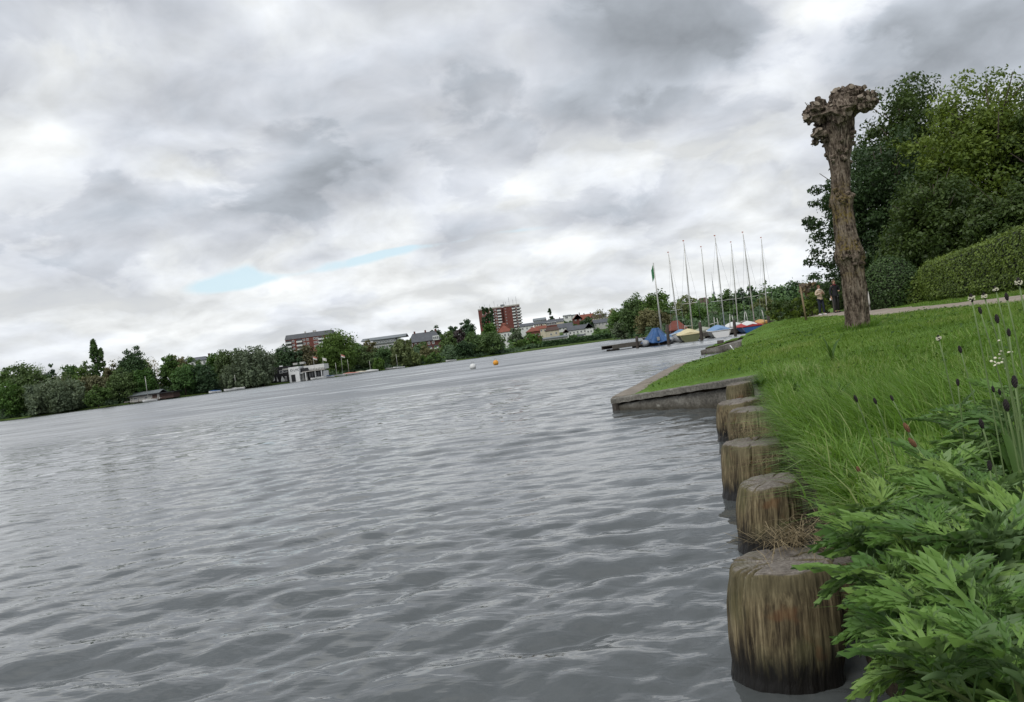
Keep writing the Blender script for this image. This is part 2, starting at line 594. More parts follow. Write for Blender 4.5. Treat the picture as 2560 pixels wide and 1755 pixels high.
def make_path():
    ys = np.arange(-4, 120, 0.8)
    rng = np.random.default_rng(4)
    ts = np.linspace(-1, 1, 13)
    wl = 0.95 + 0.12 * np.sin(ys * 0.9) + 0.08 * np.sin(ys * 2.3 + 1)
    V = []
    for i, y in enumerate(ys):
        cx = np.interp(y, PATH_Y, PATH_X)
        x = cx + ts * wl[i] + 0.04 * rng.normal(size=13)
        yy = np.full(13, y) - ts * 0.25
        z = ground_z(x, yy) + 0.02 - 0.018 * np.abs(ts) ** 3
        V.append(np.stack([x, yy, z], -1))
    V = np.concatenate(V)
    n = len(ys)
    idx = np.arange(n * 13).reshape(n, 13)
    f = np.stack([idx[:-1, :-1], idx[:-1, 1:], idx[1:, 1:], idx[1:, :-1]], -1).reshape(-1, 4)

    def fn(t, b):
        pos = t.node('ShaderNodeNewGeometry').outputs['Position']
        n1, n2 = t.noise(pos, 1.1, 4, 0.6), t.noise(pos, 45, 4, 0.7)
        f_ = t.m('ADD', t.m('MULTIPLY', n1, 0.6), t.m('MULTIPLY', n2, 0.4))
        t.put(b.inputs['Base Color'], t.ramp(f_, [(0.35, (0.20, 0.165, 0.13)), (0.65, (0.36, 0.31, 0.255))]))
        b.inputs['Roughness'].default_value = 0.95
        bp = t.node('ShaderNodeBump')
        bp.inputs['Strength'].default_value = 0.6
        bp.inputs['Distance'].default_value = 0.02
        t.put(bp.inputs['Height'], n2)
        t.put(b.inputs['Normal'], bp.outputs[0])
    o = link('footpath', np_mesh('footpath', V, f), mat('path_gravel', fn), smooth=True)
    tag(o, 'pale sandy gravel footpath along the hedge', 'path', kind='structure')

make_path()

# ------------------------------------------------------------------ far shore
FAR_PX = [-420, -150, 0, 300, 600, 900, 1150, 1400, 1530, 1580, 1620, 1700, 1850, 1960, 2100]
FAR_D = [235, 250, 258, 268, 288, 318, 345, 375, 385, 300, 250, 214, 190, 172, 160]
HILL_H = [3, 3, 3, 4, 5, 9, 14, 20, 19, 14, 11, 11, 11, 11, 11]

def az_px(X, Y):
    """photograph column on the horizon for a direction"""
    u = np.asarray(X) / np.asarray(Y)
    return CX + u * F * CR

def hill_z(X, Y):
    X, Y = np.asarray(X, float), np.asarray(Y, float)
    a = az_px(X, np.maximum(Y, 1))
    d0 = np.interp(a, FAR_PX, FAR_D)
    H = np.interp(a, FAR_PX, HILL_H)
    s = np.clip((Y - d0 - 12) / 400.0, 0, 1)
    return 0.35 + 0.5 * np.clip((Y - d0) / 8, 0, 1) + H * s * s * (3 - 2 * s)


def make_far_land():
    a = np.linspace(-420, 2100, 190)
    t = np.array([-0.4, -0.05, 0.0, 1, 3, 6, 10, 16, 24, 40, 60, 90, 130, 180, 230, 300, 400, 600, 1000])
    A, T = np.meshgrid(a, t, indexing='ij')
    jit = 1.3 * np.sin(A * 0.08) + 0.9 * np.sin(A * 0.031 + 2)
    Yw = np.interp(A, FAR_PX, FAR_D) + T + jit
    u = (A - CX) / (F * CR)
    X = u * Yw
    Z = hill_z(X, Yw)
    Z = np.where(T < -0.3, -0.6, np.where(T < -0.01, 0.02, Z))
    n, m = A.shape
    idx = np.arange(n * m).reshape(n, m)
    f = np.stack([idx[:-1, :-1], idx[1:, :-1], idx[1:, 1:], idx[:-1, 1:]], -1).reshape(-1, 4)
    o = link('far_shore_ground', np_mesh('far_shore', np.stack([X, Yw, Z], -1).reshape(-1, 3), f),
             plain('far_grass', (0.075, 0.115, 0.03), 0.95, 0.3, 0.15, spec=0.1), smooth=True)
    tag(o, 'low green far shore rising to a wooded hill', 'ground', kind='structure')

make_far_land()

# ------------------------------------------------------------------ trees
def cards(C, N, size, rng, aspect=1.5, fold=0.0):
    """leaf faces: centres C (n,3), rough facing N (n,3), size (n,) -> verts, quads"""
    n = len(C)
    N = N + rng.normal(0, 0.55, (n, 3))
    N /= np.linalg.norm(N, axis=1, keepdims=True) + 1e-9
    T = rng.normal(size=(n, 3))
    T -= N * (T * N).sum(1, keepdims=True)
    T /= np.linalg.norm(T, axis=1, keepdims=True) + 1e-9
    B = np.cross(N, T)
    s = np.asarray(size).reshape(-1, 1)
    a, b = T * s * aspect * 0.5, B * s * 0.5
    V = np.stack([C - a, C + b * 0.9 - a * 0.1, C + a, C - b * 0.9 + a * 0.1], 1)
    if fold:
        V[:, 1] += N * s * fold
        V[:, 3] += N * s * fold
    return V.reshape(-1, 3), np.arange(n * 4).reshape(n, 4)


def unit(v):
    return v / (np.linalg.norm(v, axis=-1, keepdims=True) + 1e-9)


def crown_clumps(kind, w, h, rng, n):
    """clump centres and radii for a crown of width w whose foliage spans z 0..h"""
    if kind == 'poplar':
        z = rng.random(n) ** 0.85
        prof = 0.5 * w * np.clip(1.15 * np.sin(np.pi * np.clip(z * 0.86 + 0.12, 0, 1)) ** 0.6, 0.06, 1)
        th = rng.uniform(0, 6.283, n)
        rr = prof * np.sqrt(rng.random(n)) * 0.8
        C = np.stack([rr * np.cos(th), rr * np.sin(th), z * h], -1)
        rad = np.full(n, 0.17 * w) * rng.uniform(0.7, 1.3, n)
    elif kind == 'conifer':
        z = rng.random(n)
        prof = 0.5 * w * (1 - z) ** 0.8 + 0.02 * w
        th = rng.uniform(0, 6.283, n)
        rr = prof * rng.uniform(0.4, 1.0, n)
        C = np.stack([rr * np.cos(th), rr * np.sin(th), z * h - 0.12 * rr], -1)
        rad = (0.05 + 0.10 * (1 - z)) * w
    else:
        D = unit(rng.normal(size=(n, 3)))
        D[:, 2] = np.where(rng.random(n) < 0.62, np.abs(D[:, 2]), -0.8 * np.abs(D[:, 2]))
        D = unit(D)
        rr = rng.uniform(0.25, 1.0, n) ** 0.6
        lump = 1 + 0.16 * np.sin(3 * np.arctan2(D[:, 1], D[:, 0]) + rng.uniform(0, 6)) * np.cos(4 * D[:, 2] + rng.uniform(0, 6))
        P = D * (rr * lump)[:, None]
        rad = np.full(n, 0.17 * min(w, h)) * rng.uniform(0.6, 1.35, n)
        C = np.stack([P[:, 0] * 0.46 * w, P[:, 1] * 0.46 * w, np.clip(0.40 * h + P[:, 2] * 0.54 * h, 0.05 * h, None)], -1)
    return C, rad


def crown_mesh(kind, w, h, z0, size, ncl, per, seed):
    rng = np.random.default_rng(seed)
    C, rad = crown_clumps(kind, w, h, rng, ncl)
    tint_c = rng.random(ncl)
    n = ncl * per
    ci = np.repeat(np.arange(ncl), per)
    D = unit(rng.normal(size=(n, 3)))
    rr = rng.random(n) ** (0.45 if kind != 'bare' else 0.9)
    off = D * (rad[ci] * rr)[:, None]
    if kind == 'willow':
        off[:, 2] = -np.abs(off[:, 2]) * 2.6 + 0.25 * rad[ci]
        off[:, :2] *= 0.55
    elif kind == 'poplar':
        off[:, 2] *= 1.8
    elif kind == 'conifer':
        off[:, 2] *= 0.45
    else:
        off[:, 2] *= 0.75
    P = C[ci] + off
    P[:, 2] = np.maximum(P[:, 2], 0.0) + z0
    up = np.array([0, 0, 0.35])
    Nn = unit(D + up)
    sz = size * rng.uniform(0.6, 1.35, n)
    asp = 1.5 if kind != 'willow' else 2.3
    V, Fq = cards(P, Nn, sz, rng, asp)
    tint = np.clip(0.55 * tint_c[ci] + 0.45 * rng.random(n), 0, 1)
    return np_mesh('crown', V, Fq, {'tint': np.repeat(tint, 4)})


def trunk_builder(h, r, reach, seed, limbs=6, z_split=0.35):
    rnd = random.Random(seed)
    mb = MB()
    lean = (rnd.uniform(-.03, .03) * h, rnd.uniform(-.03, .03) * h)
    main = [(lean[0] * t, lean[1] * t, -0.4 + (h + 0.4) * t) for t in (0, .08, .2, .4, .6, .8, 1.0)]
    mb.tube(main, [r * 1.35, r * 1.05, r, r * .8, r * .55, r * .3, r * .08], 7)
    for i in range(limbs):
        t = rnd.uniform(z_split, 0.85)
        a = rnd.uniform(0, 6.28)
        L = reach * rnd.uniform(0.55, 0.95)
        p0 = Vector((lean[0] * t, lean[1] * t, h * t))
        p2 = p0 + Vector((math.cos(a) * L, math.sin(a) * L, L * rnd.uniform(0.3, 0.9)))
        p1 = p0.lerp(p2, 0.5) + Vector((0, 0, -0.08 * L))
        mb.tube([p0, p1, p2], [r * .42 * (1.2 - t), r * .25 * (1.2 - t), r * .06], 5)
    return mb

BARK = plain('bark', (0.075, 0.060, 0.048), 0.9, 0.3, 3.0, 0.5)
BARK_PALE = plain('bark_pale', (0.16, 0.14, 0.115), 0.9, 0.25, 3.0, 0.4)
GREENS = {
    'oak': leaf_mat('foliage_oak', (0.044, 0.088, 0.026), (0.120, 0.210, 0.060), 0.25, 0.6, 0.35),
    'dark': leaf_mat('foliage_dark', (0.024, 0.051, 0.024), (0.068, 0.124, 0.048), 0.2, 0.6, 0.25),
    'bright': leaf_mat('foliage_bright', (0.062, 0.118, 0.026), (0.130, 0.220, 0.052), 0.3, 0.6, 0.2),
    'willow': leaf_mat('foliage_willow', (0.109, 0.143, 0.051), (0.229, 0.269, 0.120), 0.3, 0.6, 0.3),
    'grey': leaf_mat('foliage_grey', (0.084, 0.115, 0.068), (0.170, 0.215, 0.136), 0.25, 0.6, 0.3),
    'brown': leaf_mat('foliage_brown', (0.100, 0.100, 0.044), (0.195, 0.188, 0.091), 0.25, 0.6, 0.3),
    'purple': leaf_mat('foliage_purple', (0.035, 0.027, 0.027), (0.090, 0.068, 0.068), 0.15, 0.6, 0.2),
    'twig': leaf_mat('foliage_sparse', (0.279, 0.239, 0.170), (0.478, 0.428, 0.300), 0.25, 0.7, 0.2),
}


def far_tree(px, top, wpx, d, kind, green, name, label, foot=0.06, dens=1.0):
    p = at(px, top, d)
    gz = float(hill_z(p.x, d))
    X = p.x
    H = p.z - gz
    w = wpx / F * d
    root = empty(name, (X, d, gz - 0.05))
    tag(root, label, 'tree', 'trees on the far shore')
    seed = int(px * 7 + top * 13) % 99991
    sz = 0.00175 * d * (1.0 if kind != 'bare' else 0.5)
    area = w * H
    per = 40
    ncl = int(np.clip(dens * area / (sz * sz) * 0.28, 30, 240))
    if kind == 'bare':
        ncl, per = int(ncl * 0.5), 12
    cm = crown_mesh(kind, w, H * (1 - foot), H * foot, sz, ncl, per, seed)
    link('crown', cm, GREENS[green], root)
    trunk_builder(H * 0.85, max(0.12, 0.022 * H), w * 0.42, seed, 7 if kind != 'bare' else 16).build('trunk', BARK if kind != 'bare' else BARK_PALE, root, True)
    return root

FT = [
    # px, top, width, depth, habit, green, name, label
    (172, 906, 60, 290, 'round', 'oak', 'broadleaf_tree', 'mid green tree filling the gap left of the poplars'),
    (215, 900, 46, 296, 'round', 'oak', 'broadleaf_tree', 'green crown directly behind the tallest poplar'),
    (350, 893, 60, 298, 'round', 'oak', 'broadleaf_tree', 'green crown between tall dark tree and leafless tree'),
    (446, 888, 56, 300, 'round', 'brown', 'broadleaf_tree', 'brownish crown just left of the grey slate roof'),
    (536, 882, 60, 300, 'round', 'oak', 'broadleaf_tree', 'green crown just right of the grey slate roof'),
    (690, 872, 60, 312, 'round', 'dark', 'broadleaf_tree', 'dark crown between widest willow and the clubhouse tree'),
    (800, 868, 50, 330, 'round', 'oak', 'broadleaf_tree', 'green crown between brown tree and big bright tree'),
    (880, 852, 56, 345, 'round', 'oak', 'broadleaf_tree', 'green crown at the left end of the long grey building'),
    (1050, 850, 50, 372, 'round', 'oak', 'broadleaf_tree', 'green crown before the wall of the brick apartment house'),
    (10, 908, 44, 276, 'round', 'oak', 'broadleaf_tree', 'mid green tree cut off by the left edge of the photo'),
    (62, 899, 92, 268, 'round', 'oak', 'broadleaf_tree', 'broad domed green tree, first full crown from the left edge'),
    (96, 903, 40, 290, 'bare', 'bright', 'broadleaf_tree', 'thin pale green tree top peeking beside the broad domed tree'),
    (121, 907, 40, 284, 'round', 'dark', 'broadleaf_tree', 'small dark green tree top between dome and poplars'),
    (152, 915, 66, 282, 'bare', 'willow', 'broadleaf_tree', 'thin open olive tree top left of the bright green tree'),
    (138, 936, 140, 264, 'willow', 'grey', 'willow_tree', 'wide olive grey willow hanging over the water at the left'),
    (88, 948, 60, 262, 'willow', 'grey', 'willow_tree', 'pale grey green willow left of the widest shore willow'),
    (140, 962, 56, 259, 'willow', 'grey', 'willow_tree', 'small low grey willow in front of the wide shore willow'),
    (20, 950, 80, 264, 'round', 'oak', 'broadleaf_tree', 'low dark green tree at water edge by the left border'),
    (196, 911, 48, 280, 'round', 'bright', 'broadleaf_tree', 'bright green tree just left of the tall poplar'),
    (232, 853, 27, 284, 'poplar', 'oak', 'poplar_tree', 'tallest slender poplar rising above the left treeline'),
    (252, 872, 22, 285, 'poplar', 'oak', 'poplar_tree', 'shorter slender poplar right beside the tallest one'),
    (230, 930, 70, 274, 'round', 'brown', 'broadleaf_tree', 'brownish green tree at the foot of the two poplars'),
    (282, 902, 54, 282, 'round', 'brown', 'broadleaf_tree', 'olive tree between the poplars and the tall chestnut'),
    (322, 869, 86, 282, 'round', 'dark', 'broadleaf_tree', 'tall dark rounded tree above the white boathouse'),
    (300, 918, 78, 274, 'round', 'oak', 'broadleaf_tree', 'green tree in front of the tall dark rounded tree'),
    (240, 964, 66, 262, 'bush', 'oak', 'shore_bush', 'round green bush standing at the water left of boathouse'),
    (380, 883, 46, 290, 'bare', 'twig', 'bare_tree', 'pale leafless tree between two green crowns above boathouse'),
    (356, 918, 60, 277, 'round', 'oak', 'broadleaf_tree', 'mid green tree directly behind the boathouse roof'),
    (419, 880, 54, 288, 'round', 'oak', 'broadleaf_tree', 'dark domed tree just right of the pale leafless tree'),
    (476, 890, 44, 292, 'round', 'oak', 'broadleaf_tree', 'small tree crown in front of the grey slate roof'),
    (455, 906, 66, 282, 'round', 'oak', 'broadleaf_tree', 'green tree left below the grey slate roof'),
    (503, 903, 62, 283, 'round', 'dark', 'broadleaf_tree', 'dark tree right below the grey slate roof'),
    (566, 864, 70, 294, 'round', 'oak', 'broadleaf_tree', 'left shoulder of the widest grey green willow mass'),
    (618, 857, 120, 292, 'willow', 'grey', 'willow_tree', 'very wide tall grey green willow left of the clubhouse'),
    (648, 868, 60, 294, 'round', 'grey', 'broadleaf_tree', 'grey green rounded tree at the right of widest willow'),
    (580, 905, 80, 288, 'willow', 'grey', 'willow_tree', 'low front willow beneath the widest willow crown'),
    (628, 905, 80, 288, 'willow', 'grey', 'willow_tree', 'grey willow drooping by the masts left of the clubhouse'),
    (714, 866, 92, 318, 'round', 'dark', 'broadleaf_tree', 'very dark tree behind the black part of the clubhouse'),
    (764, 857, 56, 320, 'round', 'brown', 'broadleaf_tree', 'brown green tree behind the white part of the clubhouse'),
    (838, 826, 96, 322, 'round', 'bright', 'broadleaf_tree', 'big bright green tree right behind the tall flagpole'),
    (905, 865, 50, 326, 'round', 'oak', 'broadleaf_tree', 'mid green tree right of the big bright green tree'),
    (918, 847, 50, 345, 'round', 'brown', 'broadleaf_tree', 'brownish tree in front of the long grey roofed building'),
    (958, 860, 60, 336, 'round', 'oak', 'broadleaf_tree', 'green tree left of the tall yellowish willow'),
    (943, 890, 32, 320, 'willow', 'bright', 'willow_tree', 'small light yellow green willow with a mast in front'),
    (1000, 838, 62, 334, 'willow', 'willow', 'willow_tree', 'tall yellowish willow in the middle of the far shore'),
    (1032, 875, 38, 333, 'willow', 'willow', 'willow_tree', 'lower yellowish willow right of the tall yellowish one'),
    (1070, 862, 52, 345, 'round', 'brown', 'broadleaf_tree', 'dull green tree beneath the second grey roof'),
    (1078, 880, 66, 338, 'round', 'oak', 'broadleaf_tree', 'wide green shore tree right of the lower yellowish willow'),
    (1088, 812, 40, 520, 'round', 'dark', 'broadleaf_tree', 'dark distant tree top above the second grey roof'),
    (1130, 807, 30, 540, 'round', 'dark', 'broadleaf_tree', 'small dark distant tree between two larger dark crowns'),
    (1163, 797, 46, 540, 'round', 'dark', 'broadleaf_tree', 'tall dark distant tree left of the red apartment tower'),
    (1140, 818, 46, 500, 'round', 'purple', 'copper_beech_tree', 'purple leaved tree below the tall dark distant tree'),
    (1116, 820, 46, 380, 'round', 'oak', 'broadleaf_tree', 'mid green tree left of the broad shore tree'),
    (1184, 828, 66, 360, 'round', 'oak', 'broadleaf_tree', 'left half of the broad rounded trees below the tower'),
    (1224, 826, 76, 358, 'round', 'oak', 'broadleaf_tree', 'broad rounded tree at the water below the apartment tower'),
    (1158, 850, 56, 352, 'round', 'dark', 'broadleaf_tree', 'dark low shore tree left of the broad rounded trees'),
    (1206, 768, 12, 740, 'poplar', 'dark', 'poplar_tree', 'dark narrow poplar against the left end of the tower'),
    (1216, 769, 11, 742, 'poplar', 'dark', 'poplar_tree', 'middle one of three dark poplars before the tower'),
    (1227, 772, 13, 738, 'poplar', 'dark', 'poplar_tree', 'dark poplar nearest the balconies of the apartment tower'),
    (1224, 806, 44, 560, 'round', 'oak', 'broadleaf_tree', 'green tree at the foot of the apartment tower'),
    (1287, 816, 40, 420, 'round', 'grey', 'broadleaf_tree', 'open grey green tree right of the white gabled villa'),
    (1328, 828, 50, 400, 'round', 'oak', 'broadleaf_tree', 'round tree in front of the red roofed village houses'),
    (1296, 850, 46, 392, 'round', 'oak', 'broadleaf_tree', 'low tree at the start of the shore meadow'),
    (1373, 772, 22, 660, 'conifer', 'dark', 'spruce_tree', 'lone dark spruce standing above the village roofs'),
    (1466, 789, 34, 560, 'round', 'dark', 'broadleaf_tree', 'round dark tree before the red brick gables'),
    (1497, 770, 50, 620, 'bare', 'brown', 'bare_tree', 'dull thin leaved trees on the skyline right of village'),
    (1528, 766, 30, 600, 'bare', 'twig', 'bare_tree', 'pale leafless tree top at the end of the village'),
    (1552, 766, 72, 330, 'round', 'bright', 'broadleaf_tree', 'large rounded mid green tree left of the marina wood'),
    (1548, 802, 50, 318, 'round', 'grey', 'broadleaf_tree', 'lower pale green tree in front of the large rounded one'),
    (1580, 735, 76, 300, 'round', 'oak', 'broadleaf_tree', 'dark spreading tree left behind the flag pole'),
    (1634, 726, 78, 290, 'round', 'oak', 'broadleaf_tree', 'highest dark crown directly behind the green flag pole'),
    (1612, 771, 58, 262, 'round', 'brown', 'broadleaf_tree', 'brownish lower tree left of the red roofed shed'),
    (1652, 776, 54, 250, 'round', 'brown', 'broadleaf_tree', 'dull olive tree just above the red roofed shed'),
    (1690, 740, 40, 285, 'bare', 'brown', 'bare_tree', 'thin leaved tree top in the dip behind second mast'),
    (1712, 735, 64, 270, 'round', 'willow', 'broadleaf_tree', 'olive green rounded tree behind the second tall mast'),
    (1740, 760, 56, 250, 'round', 'oak', 'broadleaf_tree', 'green tree right above the red roofed shed'),
    (1780, 731, 26, 330, 'round', 'dark', 'broadleaf_tree', 'small dark round tree below the radio mast'),
    (1777, 772, 34, 225, 'willow', 'grey', 'willow_tree', 'pale grey willow low behind the middle masts'),
    (1814, 716, 46, 255, 'round', 'oak', 'broadleaf_tree', 'green tree with uneven top right of radio mast'),
    (1848, 715, 44, 250, 'round', 'dark', 'broadleaf_tree', 'dark tree between the fifth and sixth masts'),
    (1876, 701, 32, 250, 'round', 'dark', 'pine_tree', 'dark round pine rising behind the tallest mast'),
    (1906, 706, 34, 245, 'bare', 'oak', 'broadleaf_tree', 'thin crowned tree left of the last mast'),
    (1940, 704, 52, 240, 'round', 'oak', 'broadleaf_tree', 'green tree directly right of the last mast'),
    (1985, 699, 66, 232, 'round', 'dark', 'broadleaf_tree', 'dark broad tree behind the two walkers'),
    (1904, 734, 60, 210, 'willow', 'willow', 'willow_tree', 'olive willow low behind the two right masts'),
    (1958, 741, 70, 205, 'round', 'oak', 'broadleaf_tree', 'low green tree at the far bank left of wooden stake'),
    (1840, 760, 66, 215, 'round', 'oak', 'broadleaf_tree', 'low dark tree behind the blue covered boat masts'),
    (2050, 700, 60, 222, 'round', 'dark', 'broadleaf_tree', 'dark far tree seen between the two walkers'),
    (2095, 694, 50, 215, 'round', 'dark', 'broadleaf_tree', 'dark far tree right above the walker in black'),
]
for ft in FT:
    far_tree(*ft)


def make_undergrowth():
    """shore scrub that closes the gaps between the far trunks; reads as one mass"""
    rng = np.random.default_rng(31)
    P, S = [], []
    for a in np.arange(-60, 2140, 2.2):
        d0 = np.interp(a, FAR_PX, FAR_D)
        open_ = (322 < a < 400) or (668 < a < 822) or (1300 < a < 1535) or (1664 < a < 1728)
        hpx = 62 if a < 700 else (42 if a < 1260 else (10 if a < 1530 else 34))
        if 668 < a < 822:
            hpx = 36
        k = 46
        dd = d0 + (rng.uniform(2.0, 26, k) if not open_ else rng.uniform(22, 34, k))
        hh = np.clip((dd - d0) / 14, .15, 1) * hpx / F * dd * (0.65 + 0.35 * math.sin(a * 0.11) * math.sin(a * 0.043 + 1)) * rng.random(k) ** 0.8
        aa = a + rng.uniform(-4, 4, k)
        X = (aa - CX) / (F * CR) * dd
        P.append(np.stack([X, dd, hill_z(X, dd) + hh], -1))
        S.append(0.0026 * dd * rng.uniform(0.6, 1.4, k))
    P, S = np.concatenate(P), np.concatenate(S)
    V, Fq = cards(P, np.tile([0, -0.5, 0.6], (len(P), 1)) + rng.normal(0, .4, (len(P), 3)), S, rng)
    tint = np.clip(0.5 + 0.5 * np.sin(P[:, 0] * 0.15) * 0.6 + rng.normal(0, .25, len(P)), 0, 1)
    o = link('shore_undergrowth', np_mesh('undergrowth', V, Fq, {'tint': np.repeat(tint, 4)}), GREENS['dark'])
    tag(o, 'dark scrub filling the far bank under the trees', 'undergrowth', kind='stuff')

make_undergrowth()


def make_hill_wood():
    """gardens and woods on the slope behind the shore"""
    rng = np.random.default_rng(77)
    P, S, T = [], [], []
    for i in range(620):
        a = rng.uniform(640, 2100)
        d0 = np.interp(a, FAR_PX, FAR_D)
        top = 330 if a < 1545 else 160
        dd = d0 + rng.uniform(34, top)
        if 1290 < a < 1535:
            hh, ww = rng.uniform(1.2, 3.0), rng.uniform(2.5, 6)
        elif a < 1290:
            hh, ww = rng.uniform(3, 7), rng.uniform(6, 12)
        else:
            hh, ww = rng.uniform(6, 11), rng.uniform(7, 13)
        X = (a - CX) / (F * CR) * dd
        gz = float(hill_z(X, dd))
        k = 46
        q = unit(rng.normal(size=(k, 3))) * (rng.random((k, 1)) ** 0.4)
        q[:, 2] = np.abs(q[:, 2])
        P.append(np.array([X, dd, gz]) + q * np.array([ww * .5, ww * .5, hh]))
        S.append(0.0030 * dd * rng.uniform(0.6, 1.4, k))
        T.append(np.clip(rng.random() * 0.8 + rng.normal(0, .15, k), 0, 1))
    P, S, T = np.concatenate(P), np.concatenate(S), np.concatenate(T)
    V, Fq = cards(P, np.tile([0, -0.3, 0.7], (len(P), 1)) + rng.normal(0, .4, (len(P), 3)), S, rng)
    o = link('hillside_wood', np_mesh('wood', V, Fq, {'tint': np.repeat(T, 4)}), GREENS['oak'])
    tag(o, 'mixed green shrubs and woods covering the far hillside', 'undergrowth', kind='stuff')

make_hill_wood()

# ------------------------------------------------------------------ buildings of the far shore
BRICK = plain('red_brick', (0.150, 0.052, 0.043), 0.9, 0.2, 0.5)
BRICK_D = plain('dark_red_brick', (0.105, 0.040, 0.034), 0.9, 0.2, 0.5)
RENDERW = plain('white_render', (0.62, 0.63, 0.62), 0.85, 0.08, 0.3)
CREAM = plain('cream_render', (0.52, 0.47, 0.36), 0.85, 0.1, 0.3)
GREYW = plain('grey_render', (0.40, 0.40, 0.38), 0.85, 0.1, 0.3)
TILE_R = plain('red_roof_tiles', (0.20, 0.068, 0.046), 0.85, 0.2, 0.6)
TILE_B = plain('brown_roof_tiles', (0.075, 0.048, 0.040), 0.85, 0.2, 0.6)
SLATE = plain('slate_roof', (0.085, 0.092, 0.105), 0.6, 0.2, 0.5)
METALR = plain('grey_metal_roof', (0.16, 0.18, 0.19), 0.5, 0.15, 0.3)
CONC_L = plain('pale_concrete', (0.42, 0.40, 0.37), 0.9, 0.12, 0.4)
WHITE_P = plain('white_paint', (0.74, 0.75, 0.75), 0.6, 0.06, 1.0)
BLACK_P = plain('black_paint', (0.014, 0.015, 0.017), 0.6, 0.15, 0.6)
DARKIN = plain('dark_recess', (0.02, 0.021, 0.023), 0.6, 0.1, 1.0)
STEEL = plain('galvanised_steel', (0.36, 0.37, 0.38), 0.45, 0.1, 2.0, metal=0.6)
GLASS = mat('window_glass', **{'Base Color': (0.035, 0.042, 0.05), 'Roughness': 0.08, 'Specular IOR Level': 0.6})

_WIN = {}
def window(parent, x, y, z, w, h, frame=None, depth=0.10):
    """window set in a wall that faces -Y: white frame with a recessed pane as its sub-part"""
    frame = frame or WHITE_P
    key = (round(w, 2), round(h, 2), frame.name)
    if key not in _WIN:
        b = max(0.07, 0.10 * min(w, h))
        m1 = MB()
        for lo, hi in (((-w / 2, -depth, 0), (-w / 2 + b, .02, h)), ((w / 2 - b, -depth, 0), (w / 2, .02, h)),
                       ((-w / 2 + b, -depth, 0), (w / 2 - b, .02, b)), ((-w / 2 + b, -depth, h - b), (w / 2 - b, .02, h)),
                       ((-b * .3, -depth * .8, b), (b * .3, .02, h - b))):
            m1.box(lo, hi)
        me1 = m1.mesh('window')
        me1.materials.append(frame)
        me2 = MB().box((-w / 2 + b, -depth * .35, b), (w / 2 - b, .01, h - b)).mesh('pane')
        me2.materials.append(GLASS)
        _WIN[key] = (me1, me2)
    o = link('window', _WIN[key][0], None, parent)
    o.location = (x, y, z)
    link('pane', _WIN[key][1], None, o)
    return o

_BAL = {}
def balcony(parent, x, y, z, w, d, m=None):
    m = m or RENDERW
    key = (round(w, 2), round(d, 2), m.name)
    if key not in _BAL:
        mb = MB().box((-w / 2, -d, -0.18), (w / 2, 0, 0.0))
        mb.box((-w / 2, -d, 0.0), (w / 2, -d + .1, 0.95)).box((-w / 2, -d + .1, 0.0), (-w / 2 + .1, 0, .95)).box((w / 2 - .1, -d + .1, 0.0), (w / 2, 0, .95))
        me = mb.mesh('balcony')
        me.materials.append(m)
        rc = MB().box((-w / 2 + .1, -.06, 0.02), (w / 2 - .1, .03, 2.15)).mesh('balcony_door')
        rc.materials.append(GLASS)
        _BAL[key] = (me, rc)
    o = link('balcony', _BAL[key][0], None, parent)
    o.location = (x, y, z)
    link('balcony_door', _BAL[key][1], None, o)
    return o


def gable_roof(w, d, z, rise, over=0.4, axis='x', hip=0.0, thick=0.25):
    """roof over a w x d plan centred at origin, ridge along axis"""
    mb = MB()
    a, b = (w / 2 + over, d / 2 + over) if axis == 'x' else (d / 2 + over, w / 2 + over)
    r = a - hip
    def P(u, v, zz):
        return (u, v, zz) if axis == 'x' else (v, u, zz)
    drop = rise * over / max(b - over, .1) * 0.5
    vs = [P(-a, -b, z - drop), P(a, -b, z - drop), P(a, b, z - drop), P(-a, b, z - drop), P(-r, 0, z + rise), P(r, 0, z + rise)]
    lo = [(x, y, zz - thick) for x, y, zz in vs]
    fs = [(0, 1, 5, 4), (1, 2, 5), (2, 3, 4, 5), (3, 0, 4)]
    mb.add(vs + lo, fs + [tuple(reversed([i + 6 for i in f])) for f in fs] + [(0, 6, 7, 1), (1, 7, 8, 2), (2, 8, 9, 3), (3, 9, 6, 0)])
    return mb


